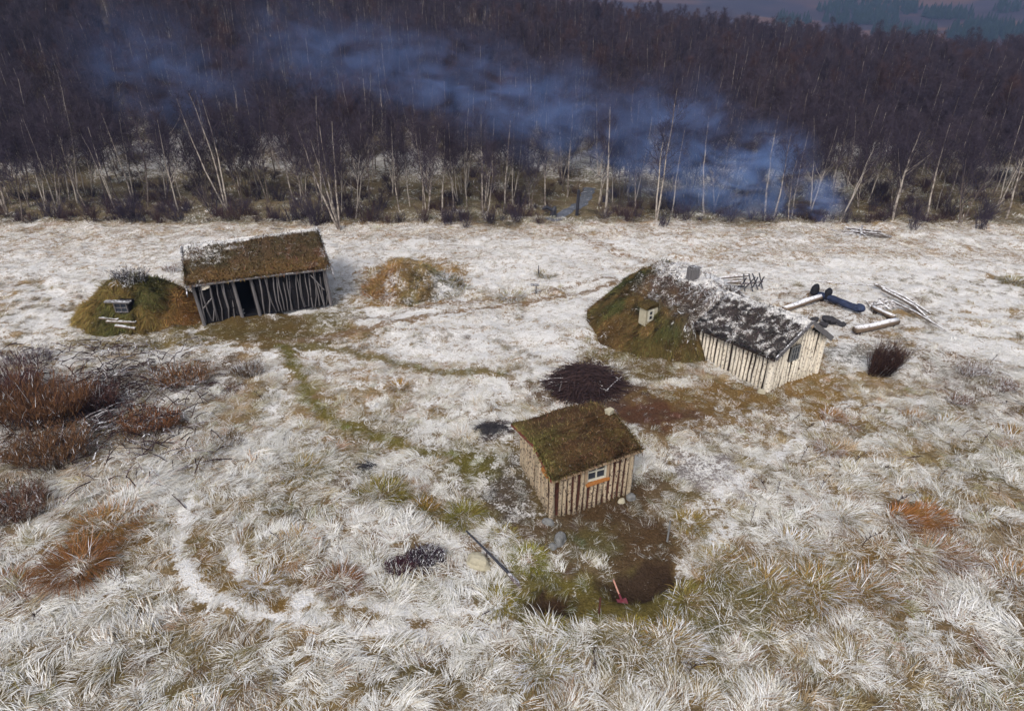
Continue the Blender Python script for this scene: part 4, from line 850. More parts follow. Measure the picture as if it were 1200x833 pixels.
BUSH = [ # px, py, width, height, stem colour, n, spray colour, frost, lean, droop, label
 (52, 490, 1.9, 1.9, DK, 620, (.125, .060, .028), .02, (.1, -.1), .3, 'biggest rust-brown bush in the thicket at the left'),
 (62, 540, 1.5, 1.3, DK, 480, (.12, .062, .03), .03, (.1, -.2), .45, 'rust-brown bush in front of the biggest one in the left thicket'),
 (12, 460, 1.4, 1.5, DK, 420, (.075, .034, .032), .02, (-.1, 0), .25, 'dark purplish bush cut by the left edge, behind the rusty thicket'),
 (14, 600, 1.2, 1.0, DK, 340, (.11, .055, .035), .05, (.1, -.1), .35, 'dark brown bush cut by the left edge below the frosted twigs'),
 (35, 425, 1.2, .75, (.05, .035, .045), 170, (.06, .04, .05), .12, (0, 0), .12, 'row-like bush of thin upright dark stems on the back edge of the left thicket'),
 (108, 478, 1.2, 1.1, DK, 340, (.085, .042, .034), .03, (.1, -.1), .3, 'dark bush on the right flank of the biggest rusty bush'),
 (215, 448, 1.3, .9, DK, 360, (.16, .078, .034), .08, (.2, -.2), .6, 'low arching rust bush right of the left thicket, its back frosted'),
 (178, 505, 1.15, .9, DK, 340, (.15, .065, .03), .05, (.2, -.1), .4, 'red-brown bush midway between the left thicket and the wheel tracks'),
 (290, 440, .75, .7, DK, 180, (.11, .07, .04), .15, (.1, 0), .3, 'small brown bush nearest the barn path, right end of the brown scrub'),
 (268, 462, .8, .35, DK, 150, (.08, .045, .04), .10, (.1, -.1), .4, 'flat dark bush in front of the small brown bush by the barn path'),
 (140, 520, .7, .45, DK, 150, (.17, .10, .045), .12, (.1, -.2), .5, 'low tawny bush at the right foot of the left thicket'),
 (268, 520, .6, .45, DK, 120, (.14, .10, .06), .25, (.1, 0), .4, 'thin greyish bush standing alone below the brown scrub'),
 (1030, 436, .62, 1.7, (.040, .022, .018), 330, (.048, .026, .021), .01, (1.15, .1), .24, 'dark brown brushy bush blown sideways, right of the turf house'),
 (470, 668, .45, .40, (.05, .022, .03), 260, (.055, .022, .030), .02, (0, -.1), .3, 'wine-dark heather clump, left half of the purple patch'),
 (500, 655, .55, .42, (.035, .025, .035), 300, (.045, .028, .040), .16, (0, -.1), .3, 'purple-black heather clump, right half of the purple patch'),
 (1140, 440, .7, .6, (.12, .08, .06), 190, (.15, .10, .075), .42, (.4, -.1), .4, 'frosted grey-brown weeds at the right, left of the brown clump'),
 (1172, 455, .7, .55, (.10, .06, .045), 190, (.15, .09, .06), .30, (.3, -.1), .45, 'brown frosted weed clump close to the right edge'),
 (1125, 470, .55, .4, (.13, .08, .05), 150, (.17, .10, .065), .3, (.4, -.2), .5, 'small brown weed clump in front of the frosted weeds at the right'),
 (420, 408, .6, .4, (.2, .15, .08), 60, (.2, .15, .08), .3, (0, 0), .4, 'faint straw weeds beside the upper green path'),
 (200, 320, .5, .5, (.15, .09, .06), 60, (.17, .11, .08), .3, (0, 0), .3, 'small dry weeds in frost behind the turf hut and barn'),
 (150, 326, .9, .75, (.03, .025, .028), 200, (.04, .032, .034), .16, (0, .2), .3, 'dark twiggy bush growing behind the top of the turf hut'),
]
for k, (px, py, wd, h, c, n, rc, f, ln, dr, lab) in enumerate(BUSH):
    b_ = bush('dry_bush' if 'heather' not in lab and 'weed' not in lab else ('heather_clump' if 'heather' in lab else 'weed_clump'), px, py, wd, h, c, n, lab, 'heather' if 'heather' in lab else ('weeds' if 'weed' in lab else 'bush'), f, ln, rc, dr, .016 if py > 400 else .022, 500+k)
    if 'top of the turf hut' in lab: b_.location = (tx-.1, ty-.15, TH.location.z+1.85)
# fallen frosted twigs inside the left thicket
m = MB()
for k in range(900):
    px = random.gauss(120, 65); py = random.gauss(465, 42)
    if not (-60 < px < 260 and 405 < py < 620): continue
    p = at(px, py, random.uniform(.05, .35)); a = random.uniform(0, 6.28); l = random.uniform(.3, 1.0); d = Vector((math.cos(a), math.sin(a), random.uniform(-.15, .35)))*l
    m.tube([p-d/2, p+Vector((0, 0, .06)), p+d/2], [.024, .019, .008], 3, cap=False, mi=int(random.random() < .6))
tag(m.build('fallen_twigs', (M['brush_grey'], M['brush'])), 'tangle of frosted grey twigs in the left thicket', 'twigs', kind='stuff')
# dead dock stalks sticking out of the frosted grass
SK = []
for k in range(5):
    m = MB(); h = 1.0; l = random.uniform(.1, .5); pts = [(l*t*t, .1*l*t, h*t) for t in (0, .35, .7, 1)]
    m.tube(pts, [.016, .014, .012, .006], 4)
    for j in range(9):
        t = random.uniform(.45, 1); p = Vector((l*t*t, .1*l*t, h*t)); a = random.uniform(0, 6.28); m.tube([p, p+Vector((.09*math.cos(a), .09*math.sin(a), .10))], [.016, .008], 3)
    SK.append(m.mesh('stalk', M['brush']))
spots = [(968, 500), (985, 482), (1008, 478), (928, 492), (945, 500), (938, 540), (985, 548), (1002, 540), (1060, 535), (1042, 545), (1128, 512), (1150, 520), (900, 575), (910, 580), (880, 610), (1088, 500), (1170, 580), (1045, 590),
         (45, 660), (130, 690), (160, 565), (310, 470), (330, 520), (300, 545), (330, 640), (60, 345), (110, 350), (205, 345), (190, 350), (1010, 640), (1100, 560), (960, 575), (1180, 470), (1160, 425), (805, 790), (790, 775), (700, 800), (40, 730), (560, 720)]
def proj(p):
    w_ = p[1]*math.cos(PITCH)-(p[2]-CAMH)*math.sin(PITCH); return 600+FPX*p[0]/w_
LAND = [((960, 372), 'the fireplace'), ((955, 440), 'the house gable'), ((1040, 425), 'the windblown dark bush'), ((1150, 450), 'the frosted weeds on the right'), ((1080, 605), 'the rusty combed tussocks'), ((900, 690), 'the ochre grass band'), ((830, 552), 'the grey gravel patch'),
        ((700, 690), 'the dug pits'), ((485, 660), 'the purple heather clumps'), ((360, 480), 'the bend of the green path'), ((110, 640), 'the two rust tussocks at the lower left'), ((60, 490), 'the left thicket'), ((155, 365), 'the turf hut'), ((270, 650), 'the frosted wheel tracks'), ((680, 530), 'the small hut')]
def near_land(px, py):
    (lx_, ly_), nm = min(LAND, key=lambda q: math.hypot(q[0][0]-px, (q[0][1]-py)*1.3)); s_ = 'left of' if px < lx_-18 else ('right of' if px > lx_+18 else ('below' if py > ly_ else 'above')); return s_+' '+nm
ORD = ['', 'second ', 'third ', 'fourth ', 'fifth ', 'sixth ', 'seventh ', 'eighth ', 'ninth ', 'tenth ', 'eleventh ', 'twelfth ', 'thirteenth ', 'fourteenth ', 'fifteenth ', 'sixteenth ', 'seventeenth ', 'eighteenth ', 'nineteenth ', 'twentieth ']
seen = {}
for k, (px, py) in enumerate(spots):
    o = link('dead_stalk', SK[k % 5], None, at(px, py, -.05), (random.uniform(-.3, .3), random.uniform(-.1, .7), random.uniform(0, 6.28))); s = random.uniform(.45, .8)
    o.scale = (s, s, s); lab = near_land(px, py); c_ = seen[lab] = seen.get(lab, -1)+1; tag(o, ORD[c_]+'dark dead dock stalk '+lab, 'dead stalk', 'dead stalks scattered over the meadow')

# ================================================================== FOREST
def birch(seed, h, trunks, lean=.06, rad=.085, first=.32, pale=False, dens=1.0, wide=1.0, tops=None):
    """trunk mesh (trunks and boughs) and crown mesh (twigs) of one bare birch"""
    r = random.Random(seed); tm = MB(); cv = []; ct = []
    def tri(a, d, w, l):
        s = d.cross(Vector((r.uniform(-1, 1), r.uniform(-1, 1), r.uniform(-1, 1)))).normalized()*w/2
        i = len(cv); cv.extend((a-s, a+s, a+d*l)); ct.append((i, i+1, i+2))
    for k in range(trunks):
        if tops: top = Vector(tops[k]); hh = top.z
        else:
            a = r.uniform(0, 6.28); sp = (lean if trunks == 1 else lean+.10)*h; hh = h*r.uniform(.82, 1.05); top = Vector((math.cos(a)*sp, math.sin(a)*sp, hh))
        n = 8; pts = []; wob = Vector((r.uniform(-1, 1), r.uniform(-1, 1), 0))*.03*h
        for i in range(n+1):
            t = i/n; pts.append(Vector((top.x*t**.85, top.y*t**.85, hh*t))+wob*math.sin(t*3.14)+Vector((r.uniform(-.04, .04), r.uniform(-.04, .04), 0)))
        pts[0].z = -.25; R0 = rad*(1 if trunks == 1 else .78)
        tm.tube(pts, [max(.012, R0*(1-.86*i/n)) for i in range(n+1)], 6, cap=False)
        def on(t):
            q = t*n; i = min(int(q), n-1); return pts[i].lerp(pts[i+1], q-i)
        nb = int(30*dens*(1 if trunks < 3 else .75))
        for b in range(nb):
            t = first+(1-first)*((b+r.random())/nb)**.9; p = on(min(t, .99)); az = r.uniform(0, 6.28); el = r.uniform(.55, 1.15)
            L = ((1-t)*.30*h+.07*h)*r.uniform(.6, 1.15)*wide; d = Vector((math.cos(az)*math.cos(el), math.sin(az)*math.cos(el), math.sin(el)))
            q = [p]
            for s in range(3): d = (d+Vector((r.uniform(-.15, .15), r.uniform(-.15, .15), .10))).normalized(); q.append(q[-1]+d*L/3)
            tm.tube(q, [.024*(1-t*.5), .016, .010, .005], 3, mi=1 if L < .28*h else 0, cap=False)
            for s in range(int(7*dens)+2):
                u = r.uniform(.2, 1)*3; i = min(int(u), 2); a0 = q[i].lerp(q[i+1], u-i); e = (d*.7+Vector((r.gauss(0, .55), r.gauss(0, .55), r.gauss(.15, .35)))).normalized(); l2 = L*r.uniform(.25, .5)+.15
                tri(a0, e, .016, l2)
                for w_ in range(6):
                    f = r.uniform(.2, 1); e2 = (e*.8+Vector((r.gauss(0, .5), r.gauss(0, .5), r.gauss(0, .4)))).normalized(); tri(a0+e*l2*f, e2, .013, r.uniform(.22, .55))
    tme = tm.mesh('trunk', M['bark_pale'] if pale else M['bark'], M['twig'])
    cme = np_mesh('crown', np.array([tuple(v) for v in cv]), np.array(ct), None, [M['twig']])
    return tme, cme
KIND = [birch(700+k, h, n, ln, rd, fr, False, 1.15, wd) for k, (h, n, ln, rd, fr, wd) in enumerate(((7.6, 1, .05, .065, .33, 1.1), (8.2, 1, .08, .07, .36, 1), (6.6, 2, .08, .062, .28, 1.2), (7.2, 1, .10, .058, .3, 1.1), (5.6, 3, .08, .055, .22, 1.2), (8.0, 2, .05, .065, .34, 1.1), (6.2, 1, .12, .055, .25, 1.2), (7.0, 1, .03, .06, .38, 1.1)))]
PALE = [birch(750+k, h, n, ln, rd, fr, True, .9, .85) for k, (h, n, ln, rd, fr) in enumerate(((8.2, 1, .04, .085, .5), (7.6, 1, .08, .08, .45), (7.8, 2, .06, .08, .45)))]
def place_tree(kind, loc, rz, s, label, group=None, name='birch_tree'):
    o = empty(name, loc, rz, label, 'tree', group); o.scale = (s, s, s*random.uniform(.94, 1.06))
    link('trunk', kind[0], o); link('crown', kind[1], o); return o
used = []
def tree_at(px, py, kind, label, s=1.0, rz=None): 
    p = at(px, py); used.append((p.x, p.y)); return place_tree(kind, p, random.uniform(0, 6.28) if rz is None else rz, s, label)
T1 = birch(780, 8, 4, rad=.10, first=.42, pale=True, dens=1, tops=[(-2.0, .3, 7.0), (-.5, .4, 7.6), (.3, .5, 7.2), (-1.1, -.2, 6.2)])
T2 = birch(781, 8, 3, rad=.09, first=.5, pale=True, dens=.8, tops=[(-2.1, .5, 7.8), (-1.0, .2, 8.2), (-.4, .6, 7.8)])
T3 = birch(782, 8, 1, rad=.105, first=.5, pale=True, dens=.8, tops=[(-.15, .2, 7.8)])
T4 = birch(783, 8, 2, rad=.095, first=.45, pale=True, dens=.9, tops=[(.5, .2, 8.6), (.0, .3, 6.2)])
T5 = birch(784, 8, 1, rad=.10, first=.35, pale=True, dens=1.2, wide=1.3, tops=[(.2, .1, 6.4)])
T6 = birch(785, 8, 1, rad=.075, first=.4, pale=True, dens=1, tops=[(-.2, .2, 7.0)])
T7 = birch(786, 8, 2, rad=.12, first=.4, pale=True, dens=.9, tops=[(-1.0, .2, 7.2), (.3, .3, 6.6)])
for px, py, kd, lab in (
 (398, 269, T1, 'pale birch with several bent trunks standing out in the field behind the barn'), (266, 247, T2, 'pale birch with three leaning trunks at the wood\'s edge left of the barn roof'),
 (709, 251, T3, 'straight white-trunked birch just right of the forest path'), (769, 260, T4, 'white birch with a second short leaning stem, right of the white birch by the path'),
 (9, 251, T7, 'pale birch cut by the left edge, its trunk base bent'), (1047, 255, T5, 'crooked spreading birch near the right end of the wood\'s edge'),
 (1085, 258, T6, 'slim birch leaning right, first right of the crooked spreading birch'), (896, 254, PALE[0], 'white birch standing in the thick of the blue smoke'),
 (590, 250, PALE[1], 'pale thin birch between the dark shrubs left of the forest path'), (545, 232, PALE[2], 'pale forked birch halfway between barn and path, under the smoke'),
 (735, 228, PALE[0], 'white birch set back behind the two trunks right of the path'), (158, 240, PALE[1], 'pale birch at the wood\'s edge above the turf hut'),
 (104, 249, KIND[3], 'grey birch at the wood\'s edge left of the turf hut'), (500, 258, KIND[2], 'dark double-stemmed birch above the grass mound'),
 (1125, 262, KIND[4], 'dark bushy birch clump near the right end of the wood\'s edge'), (1180, 255, T6, 'leaning birch closest to the right edge of the photo'),
 (985, 258, KIND[5], 'dark birch just right of the blue smoke\'s foot'), (825, 252, PALE[1], 'pale birch at the left fringe of the densest smoke'), (665, 230, PALE[0], 'pale birch left of the forest path, set back'), (210, 250, KIND[6], 'leaning grey birch between turf hut and barn, at the wood\'s edge')):
    tree_at(px, py, kd, lab, 1.0, 0 if kd[0].name.startswith('trunk') and kd in (T1, T2, T3, T4, T5, T6, T7) else None)
PATHW = np.array([G(*p) for p in ((645, 258), (664, 247), (680, 238), (688, 228), (691, 221))])
def pathd(x, y):
    d = 1e9
    for a, b in zip(PATHW[:-1], PATHW[1:]):
        ab = b-a; t = min(1, max(0, ((x-a[0])*ab[0]+(y-a[1])*ab[1])/(ab@ab))); d = min(d, math.hypot(x-a[0]-t*ab[0], y-a[1]-t*ab[1]))
    return d
# the grey path
r_ = []
P2 = [PATHW[0]+(PATHW[1]-PATHW[0])*0]
dense = [a+(b-a)*t for a, b in zip(PATHW[:-1], PATHW[1:]) for t in np.linspace(0, 1, 6, endpoint=False)]+[PATHW[-1]]
V = []; F_ = []
for i, p in enumerate(dense):
    d = dense[min(i+1, len(dense)-1)]-dense[max(i-1, 0)]; d = d/np.linalg.norm(d); nn = np.array([-d[1], d[0]])
    for s in (-1, -.5, 0, .5, 1): q = p+nn*s*(.50+.10*math.sin(i*1.7+s)); V.append((q[0], q[1], Hs(*q)+.05-.015*abs(s)))
for i in range(len(dense)-1):
    for j in range(4): k = i*5+j; F_.append((k, k+1, k+6, k+5))
tag(MB().add(V, F_).build('path', M['gravel']), 'grey gravel path leading into the birch wood', 'path', kind='structure')
# nearest trees of the wood: 280 single birches; deeper ones as one forest
KNAME = {'pale': 'pale birch', 0: 'straight grey birch', 1: 'tall grey birch', 2: 'forked birch', 3: 'slanting birch', 4: 'low three-stemmed birch', 5: 'tall twin birch', 6: 'small leaning birch', 7: 'upright slim birch'}; FRONT = []
cand = 0; rr = random.Random(5); LBL = ['bare grey-brown birch in the crowd of trunks at the front of the wood', 'bare birch among the close-set trunks in the wood behind the meadow']
while cand < 278:
    y = 44.6+19*rr.random()**1.15; xw = .80*(y*.883+5.5)+2.5; x = rr.uniform(-xw, xw)
    if y < 46.2+2.2*math.sin(x*.4)*math.sin(x*.17+1)+.8*math.sin(x*1.3): continue
    if pathd(x, y) < 1.3 or any((x-a)**2+(y-b)**2 < .9 for a, b in used): continue
    used.append((x, y)); cand += 1
    k = rr.choice(KIND) if rr.random() > .15 else rr.choice(PALE); front = y < 52
    tr = place_tree(k, (x, y, Hs(x, y)), rr.uniform(0, 6.28), rr.uniform(.72, 1.08), 'bare birch at the front of the wood, one of the crowd along the meadow' if front else 'bare birch deeper in the wood, crown lost among its neighbours', 'birches along the front of the wood' if front else 'birches deeper in the wood')
    FRONT.append((proj((x, y, 1)), ('' if front else 'deeper ')+KNAME['pale' if k in PALE else KIND.index(k)], tr))
ZONE = [(95, 'at the far left end of the wood'), (215, 'in the wood above the turf hut'), (330, 'in the wood above the barn'), (430, 'in the wood around the bent birch'), (530, 'in the wood above the grass mound'), (645, 'in the wood left of the path'), (760, 'in the wood right of the path'), (870, 'in the wood left of the smoke'), (985, 'in the wood behind the thick smoke'), (1090, 'in the wood right of the smoke'), (9999, 'at the far right end of the wood')]
cnt = {}
for px, nm, tr in sorted(FRONT, key=lambda q: q[0]):
    zn = next(z_ for e_, z_ in ZONE if px < e_); c_ = cnt[(zn, nm)] = cnt.get((zn, nm), -1)+1
    tr['label'] = ('leftmost ' if c_ == 0 else ORD[c_])+nm+('' if c_ == 0 else ' from the left')+' '+zn
# deep forest
g = np.random.default_rng(77); pts = []
for y0, y1, dn in ((58, 80, .24), (80, 110, .21), (110, 150, .17), (150, 175, .17), (175, 215, .05)):
    xw = .83*y1+14; n = int((y1-y0)*2*xw*dn); x = g.uniform(-xw, xw, n); y = g.uniform(y0, y1, n)
    k = np.ones(n, bool)
    if y0 == 58: k = (g.uniform(0, 1, n) < (y-54)/18) & (np.array([pathd(a, b) for a, b in zip(x, y)]) > 1.2)
    if y0 > 100: k &= (H(x, y) < .30*y+6)
    pts.append(np.stack([x[k], y[k]], 1))
pts = np.concatenate(pts); n = len(pts); z = H(pts[:, 0], pts[:, 1]); s = g.uniform(.70, 1.12, n)
protos = []
for k, (a, b) in enumerate(KIND+PALE[:1]):
    va = len(a.vertices); me = bpy.data.meshes.new('far_birch'); import bmesh
    bm = bmesh.new(); bm.from_mesh(a); bm.from_mesh(b)
    for f in bm.faces[len(a.polygons):] if False else (): pass
    bm.faces.ensure_lookup_table()
    for f in bm.faces[len(a.polygons):]: f.material_index = 1
    bm.to_mesh(me); bm.free(); me.materials.append(a.materials[0]); me.materials.append(M['twig_red'] if k in (2, 6) else M['twig']); protos.append(bpy.data.objects.new('far_birch', me))
scatter('forest', protos, np.column_stack([pts, z]), np.stack([g.normal(0, .05, n), g.normal(0, .05, n), g.uniform(0, 6.28, n)], 1), np.stack([s, s, s*g.uniform(.9, 1.1, n)], 1), np.ones((n, 3)), np.zeros(n), 'bare birch forest covering the rising ground behind the meadow', 'forest', 3)
scount = {}
def shrubk(seed, h, mat_, n=26):
    r = random.Random(seed); m = MB(); cv = []; ct = []
    for k in range(n):
        a = r.uniform(0, 6.28); p = Vector((r.gauss(0, .25), r.gauss(0, .25), -.1)); d = Vector((math.cos(a)*.38, math.sin(a)*.38, 1)).normalized(); L = h*r.uniform(.55, 1.1); q = [p]
        for s in range(3): d = (d+Vector((r.gauss(0, .10), r.gauss(0, .10), 0))).normalized(); q.append(q[-1]+d*L/3)
        m.tube(q, [.016, .012, .009, .004], 3, cap=False)
        for s in range(30):
            u = r.uniform(.25, 1)*3; i = min(int(u), 2); a0 = q[i].lerp(q[i+1], u-i); e = (d+Vector((r.gauss(0, .5), r.gauss(0, .5), r.gauss(0, .3)))).normalized(); l = r.uniform(.12, .36)*h*.6
            sd_ = e.cross(Vector((r.uniform(-1, 1), r.uniform(-1, 1), 0.3))).normalized()*.007; b = len(cv); cv += [a0-sd_, a0+sd_, a0+e*l]; ct.append((b, b+1, b+2))
    b = len(m.v); m.add([tuple(v) for v in cv], ct); return m.mesh('shrub', mat_)
SH = [shrubk(900+k, h, M['twig_red'] if k in (0, 3, 5) else M['twig']) for k, h in enumerate((1.5, 2.2, 1.8, 1.2, 2.8, 2.0))]
for k, (px, py, i, s, lab) in enumerate(((525, 262, 2, 1, 'purplish dark shrub at the wood\'s edge above the grass mound'), (575, 258, 0, .9, 'wine-dark low shrub left of the pale thin birch by the path'), (372, 262, 4, .9, 'dense tall shrub around the foot of the bent-trunk birch'), (345, 258, 2, 1, 'brown shrub at the wood\'s edge just above the barn\'s right roof end'), (250, 250, 4, .9, 'dark tall shrub at the foot of the three-trunk birch'), (430, 258, 0, 1.1, 'reddish shrub right of the bent-trunk birch'), (605, 255, 3, 1.2, 'russet shrub left of where the grey path starts'), (1070, 268, 1, .8, 'dark shrub at the wood\'s edge right of the log pile'), (1150, 268, 2, .9, 'grey shrub in frost near the right end of the wood\'s edge'), (130, 252, 0, .9, 'reddish shrub at the wood\'s edge above the turf hut'))):
    o = link('shrub', SH[i], None, at(px, py), (0, 0, random.uniform(0, 6.28))); o.scale = (s,)*3; tag(o, lab, 'shrub', 'shrubs along the wood\'s edge')
g = np.random.default_rng(55); n = 620; y = 44.6+15*g.uniform(0, 1, n)**1.3; x = g.uniform(-1, 1, n)*(.8*(y*.883+6.1)+3)
k = np.array([pathd(a, b) > .9 for a, b in zip(x, y)]) & (fbm(x*.25, y*.25, 211, 2) > .38); x, y = x[k], y[k]; n = len(x); s = g.uniform(.22, .55, n)
scatter('undergrowth', [bpy.data.objects.new('low_brush', m_) for m_ in SH], np.stack([x, y, H(x, y)], 1), np.stack([g.normal(0, .1, n), g.normal(0, .1, n), g.uniform(0, 6.28, n)], 1), np.stack([s*1.5, s*1.5, s], 1), np.ones((n, 3)), np.zeros(n), 'low tangled brown brush between the trunks at the front of the wood', 'undergrowth', 9)
UND = []
for k in range(95):
    x = rr.uniform(-42, 42); y = 44.3+rr.random()**1.6*8+.8*math.sin(x*.5)
    if pathd(x, y) < 1.3: continue
    o = link('shrub', rr.choice(SH), None, (x, y, Hs(x, y)), (0, 0, rr.uniform(0, 6.28))); s = rr.uniform(.35, .85); o.scale = (s*1.3, s*1.3, s); tag(o, 'shrub', 'shrub', 'leafless undergrowth shrubs'); UND.append((proj((x, y, 0)), o))
for px, o in sorted(UND, key=lambda q: q[0]):
    zn = next(z_ for e_, z_ in ZONE if px < e_); nm = 'low leafless shrub' if o.scale.z < .6 else 'tall leafless shrub'; c_ = scount[(zn, nm)] = scount.get((zn, nm), -1)+1
    o['label'] = ('leftmost '+nm if c_ == 0 else ORD[c_]+nm+' from the left')+' '+zn
# spruces on the far hillside
def spruce(seed):
    r = random.Random(seed); m = MB(); m.tube([(0, 0, -1), (0, 0, 3)], [.25, .2], 5)
    for k in range(9):
        z0 = 1+k*1.05; ra = (11-z0)*.26; v = [(0, 0, z0+2.0)]+[(ra*q*math.cos(a), ra*q*math.sin(a), z0+r.uniform(-.3, .3)) for a, q in ((i*math.pi/6, r.uniform(.65, 1.15)) for i in range(12))]
        m.add(v, [(0, i+1, (i+1) % 12+1) for i in range(12)], 0)
    return m.mesh('spruce', twigmat('spruce_green', (.012, .022, .020), (.022, .036, .028)))
pts = []
for px, py, rx, ry, n, Yd in ((1020, 8, 62, 9, 260, 760), (1010, 22, 46, 4, 120, 660), (1112, 16, 30, 4, 110, 690), (1150, 36, 42, 12, 220, 560), (1060, 36, 40, 4, 120, 560), (1196, 38, 22, 8, 110, 560), (930, 24, 22, 5, 60, 690), (1180, 8, 20, 5, 40, 780)):
    for k in range(n):
        a = g.uniform(0, 6.28); q = math.sqrt(g.uniform(0, 1)); qx = px+rx*q*math.cos(a); qy = py+ry*q*math.sin(a)
        u = (qx-600)/FPX; v = (416.5-qy)/FPX; dy_ = math.cos(PITCH)+v*math.sin(PITCH); dz_ = -math.sin(PITCH)+v*math.cos(PITCH)
        yy = np.linspace(310, 1140, 300); zz = CAMH+dz_/dy_*yy; xx = u/dy_*yy; hit = np.nonzero(far_h(xx, yy)+3 > zz)[0]
        if len(hit): i = hit[0]; pts.append((xx[i], yy[i], float(far_h(xx[i:i+1], yy[i:i+1])[0])))
pts = np.array(pts); n = len(pts)
if n: scatter('spruce_wood', [bpy.data.objects.new('far_spruce', spruce(k)) for k in range(3)], pts, np.stack([0*pts[:, 0], 0*pts[:, 0], g.uniform(0, 6.28, n)], 1), np.tile(g.uniform(.35, 1.0, n)[:, None], (1, 3)), np.ones((n, 3)), np.zeros(n), 'dark green spruce plantations on the far hillside', 'spruce wood', 5)

# ================================================================== GRASS
A = [grass_points(6, 24, 13, 1)]
P, ro, sc, ti, fr = (np.concatenate(v) for v in zip(*A))
def clear(P):
    """no grass inside the buildings"""
    k = np.ones(len(P), bool)
    for ox, oy, a, x0, x1, y0, y1 in ((hx, hy_, YH, -.1, 2.75, -.1, 2.9), (ax, ay, YG, -.1, 3.4, -.1, 8), (bx_, by_, YB, -.15, 5.95, -.1, 5.1)):
        dx = P[:, 0]-ox; dy = P[:, 1]-oy; lx = dx*math.cos(a)+dy*math.sin(a); ly = -dx*math.sin(a)+dy*math.cos(a)
        k &= ~((lx > x0) & (lx < x1) & (ly > y0) & (ly < y1))
    return k
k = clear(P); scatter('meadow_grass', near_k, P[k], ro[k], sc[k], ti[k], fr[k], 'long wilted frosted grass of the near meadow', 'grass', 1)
P, ro, sc, ti, fr = grass_points(24, 46, 11, 2); k = clear(P)
scatter('far_meadow_grass', far_k, P[k], ro[k], sc[k], ti[k], fr[k], 'short frosted grass of the far meadow', 'grass', 2)
P, ro, sc, ti, fr = grass_points(45, 78, 2.2, 3); sc = sc*1.5; k = np.array([pathd(a, b) > .9 for a, b in P[:, :2]])
scatter('wood_floor_grass', far_k, P[k], ro[k], sc[k], ti[k], fr[k]*.8, 'brown heath and grass on the floor of the birch wood', 'undergrowth', 4)

# brown unfrosted tufts standing through the frost in ragged drifts
g = np.random.default_rng(41); n = 9000; y = 7+27*g.uniform(0, 1, n)**1.2; x = g.uniform(-1, 1, n)*(.8*(y*.883+6.1)+1.5)
c_, f_, l_ = fields(x, y); q = fbm(x*.45, y*.6, 201, 3)+.12*sstep(9, 16, np.abs(x))
k = (g.uniform(0, 1, n) < .6*sstep(.53, .68, q)) & (l_ > .4) & (f_ > .25); x, y = x[k], y[k]; n = len(x)
br = g.uniform(0, 1, (n, 1)); ti = (np.array((.17, .095, .042))*(1-br)+np.array((.24, .185, .065))*br)*g.uniform(.6, 1.25, (n, 1))
s = g.uniform(.45, 1.0, n); P = np.stack([x, y, H(x, y)], 1); k = clear(P)
scatter('brown_tufts', near_k, P[k], np.stack([g.normal(0, .15, n), g.normal(0, .15, n), fbm(x*.3, y*.3, 91, 3)*12.6+g.normal(0, .8, n)], 1)[k], np.stack([s*.9, s*.9, s*.95], 1)[k], ti[k], g.uniform(.02, .40, n)[k], 'ragged brown tufts standing through the frost of the meadow', 'grass', 7)

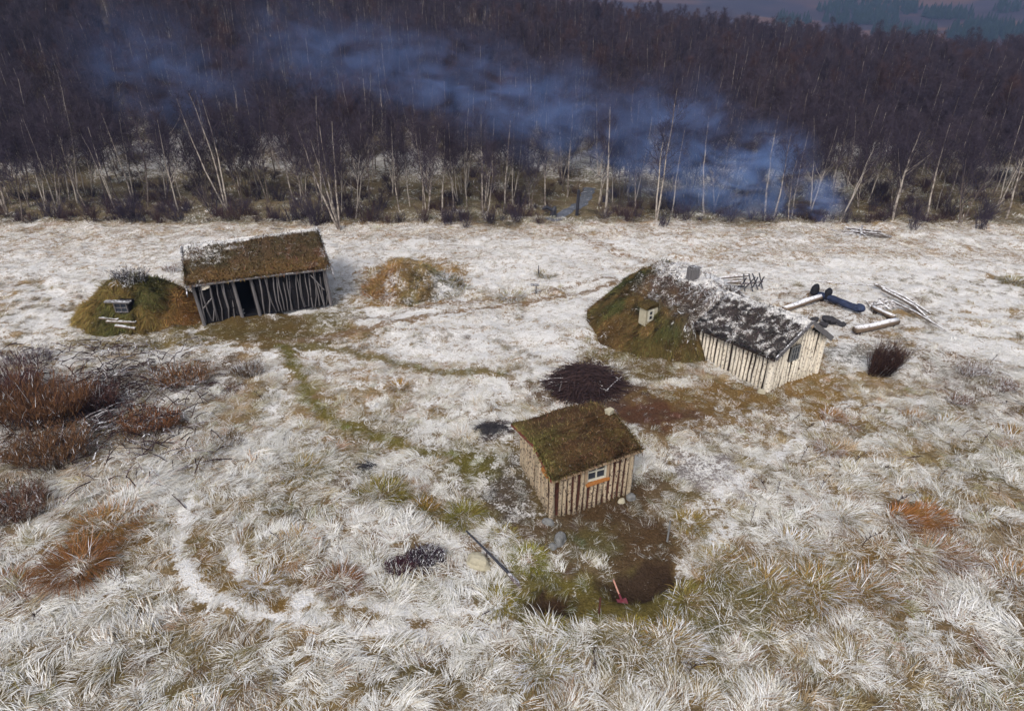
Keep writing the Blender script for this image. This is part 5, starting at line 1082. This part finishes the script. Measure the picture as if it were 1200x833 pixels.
# ================================================================== BLUE WOOD SMOKE
def smokemat():
    m = bpy.data.materials.new('blue_smoke'); m.use_nodes = True; t = m.node_tree; t.nodes.clear(); N = t.nodes; L = t.links
    o = N.new('ShaderNodeOutputMaterial'); v = N.new('ShaderNodeVolumePrincipled'); L.new(v.outputs[0], o.inputs['Volume'])
    v.inputs['Color'].default_value = (.27, .46, 1, 1); v.inputs['Absorption Color'].default_value = (.3, .3, .3, 1); v.inputs['Anisotropy'].default_value = .1
    tc = N.new('ShaderNodeTexCoord'); ln = N.new('ShaderNodeVectorMath'); ln.operation = 'LENGTH'; L.new(tc.outputs['Object'], ln.inputs[0])
    mr = N.new('ShaderNodeMapRange'); mr.interpolation_type = 'SMOOTHSTEP'; mr.inputs['From Min'].default_value = 1.0; mr.inputs['From Max'].default_value = .0; L.new(ln.outputs['Value'], mr.inputs['Value'])
    ge = N.new('ShaderNodeNewGeometry'); no = N.new('ShaderNodeTexNoise'); no.inputs['Scale'].default_value = .60; no.inputs['Detail'].default_value = 5; no.inputs['Distortion'].default_value = 1.1; mp = N.new('ShaderNodeMapping'); mp.inputs['Scale'].default_value = (.55, 1, 1); mp.inputs['Rotation'].default_value = (0, -.35, 0); L.new(ge.outputs['Position'], mp.inputs['Vector']); L.new(mp.outputs[0], no.inputs['Vector'])
    m2 = N.new('ShaderNodeMapRange'); m2.inputs['From Min'].default_value = .43; m2.inputs['From Max'].default_value = .64; L.new(no.outputs['Fac'], m2.inputs['Value'])
    mu = N.new('ShaderNodeMath'); mu.operation = 'MULTIPLY'; L.new(mr.outputs[0], mu.inputs[0]); L.new(m2.outputs[0], mu.inputs[1])
    at_ = N.new('ShaderNodeAttribute'); at_.attribute_type = 'OBJECT'; at_.attribute_name = 'density'
    m3 = N.new('ShaderNodeMath'); m3.operation = 'MULTIPLY'; L.new(mu.outputs[0], m3.inputs[0]); L.new(at_.outputs['Fac'], m3.inputs[1])
    L.new(m3.outputs[0], v.inputs['Density']); return m
SMK = smokemat()
bm = bmesh.new(); bmesh.ops.create_icosphere(bm, subdivisions=2, radius=1.06); sme = bpy.data.meshes.new('smoke'); bm.to_mesh(sme); bm.free(); sme.materials.append(SMK)
for px, py, Yd, rx, ry, rz, dn in ((955, 236, 44.8, 3.2, 1.6, 2.6, .55), (890, 205, 45.2, 5.0, 2.2, 4.6, .62), (835, 215, 45.6, 4.6, 2.2, 3.4, .40), (800, 165, 45.8, 5.2, 2.4, 5.2, .30), (745, 165, 46, 5.0, 2.6, 5.6, .30), (655, 135, 46.6, 6.2, 3., 5.0, .34), (560, 105, 47.4, 6.4, 3., 4.8, .30), (470, 78, 49, 7.0, 3.4, 4.2, .22), (360, 60, 51, 7.0, 3.6, 4.6, .15), (190, 85, 50, 9.0, 3.6, 5.4, .13)):
    u = (px-600)/FPX; v = (416.5-py)/FPX; dy_ = math.cos(PITCH)+v*math.sin(PITCH); dz_ = -math.sin(PITCH)+v*math.cos(PITCH); t = Yd/dy_
    o = link('smoke', sme, None, (u*t, Yd, CAMH+dz_*t), (0, math.radians(14), 0)); o.scale = (rx, ry, rz); o['density'] = dn*(1.25 if px > 780 else .68)
    tag(o, 'blue wood smoke drifting left along the front of the forest', 'smoke', kind='stuff')

# ================================================================== AIR
HAZE = .0003
m = bpy.data.materials.new('haze'); m.use_nodes = True; t = m.node_tree; t.nodes.clear(); o = t.nodes.new('ShaderNodeOutputMaterial'); v = t.nodes.new('ShaderNodeVolumePrincipled')
v.inputs['Color'].default_value = (.42, .58, 1, 1); v.inputs['Density'].default_value = HAZE; v.inputs['Anisotropy'].default_value = .2; t.links.new(v.outputs[0], o.inputs['Volume'])
hz = MB().box((0, 1100, 40), (3600, 3600, 190)).build('haze', m); tag(hz, 'thin bluish autumn air over meadow, forest and valley', 'haze', kind='stuff')
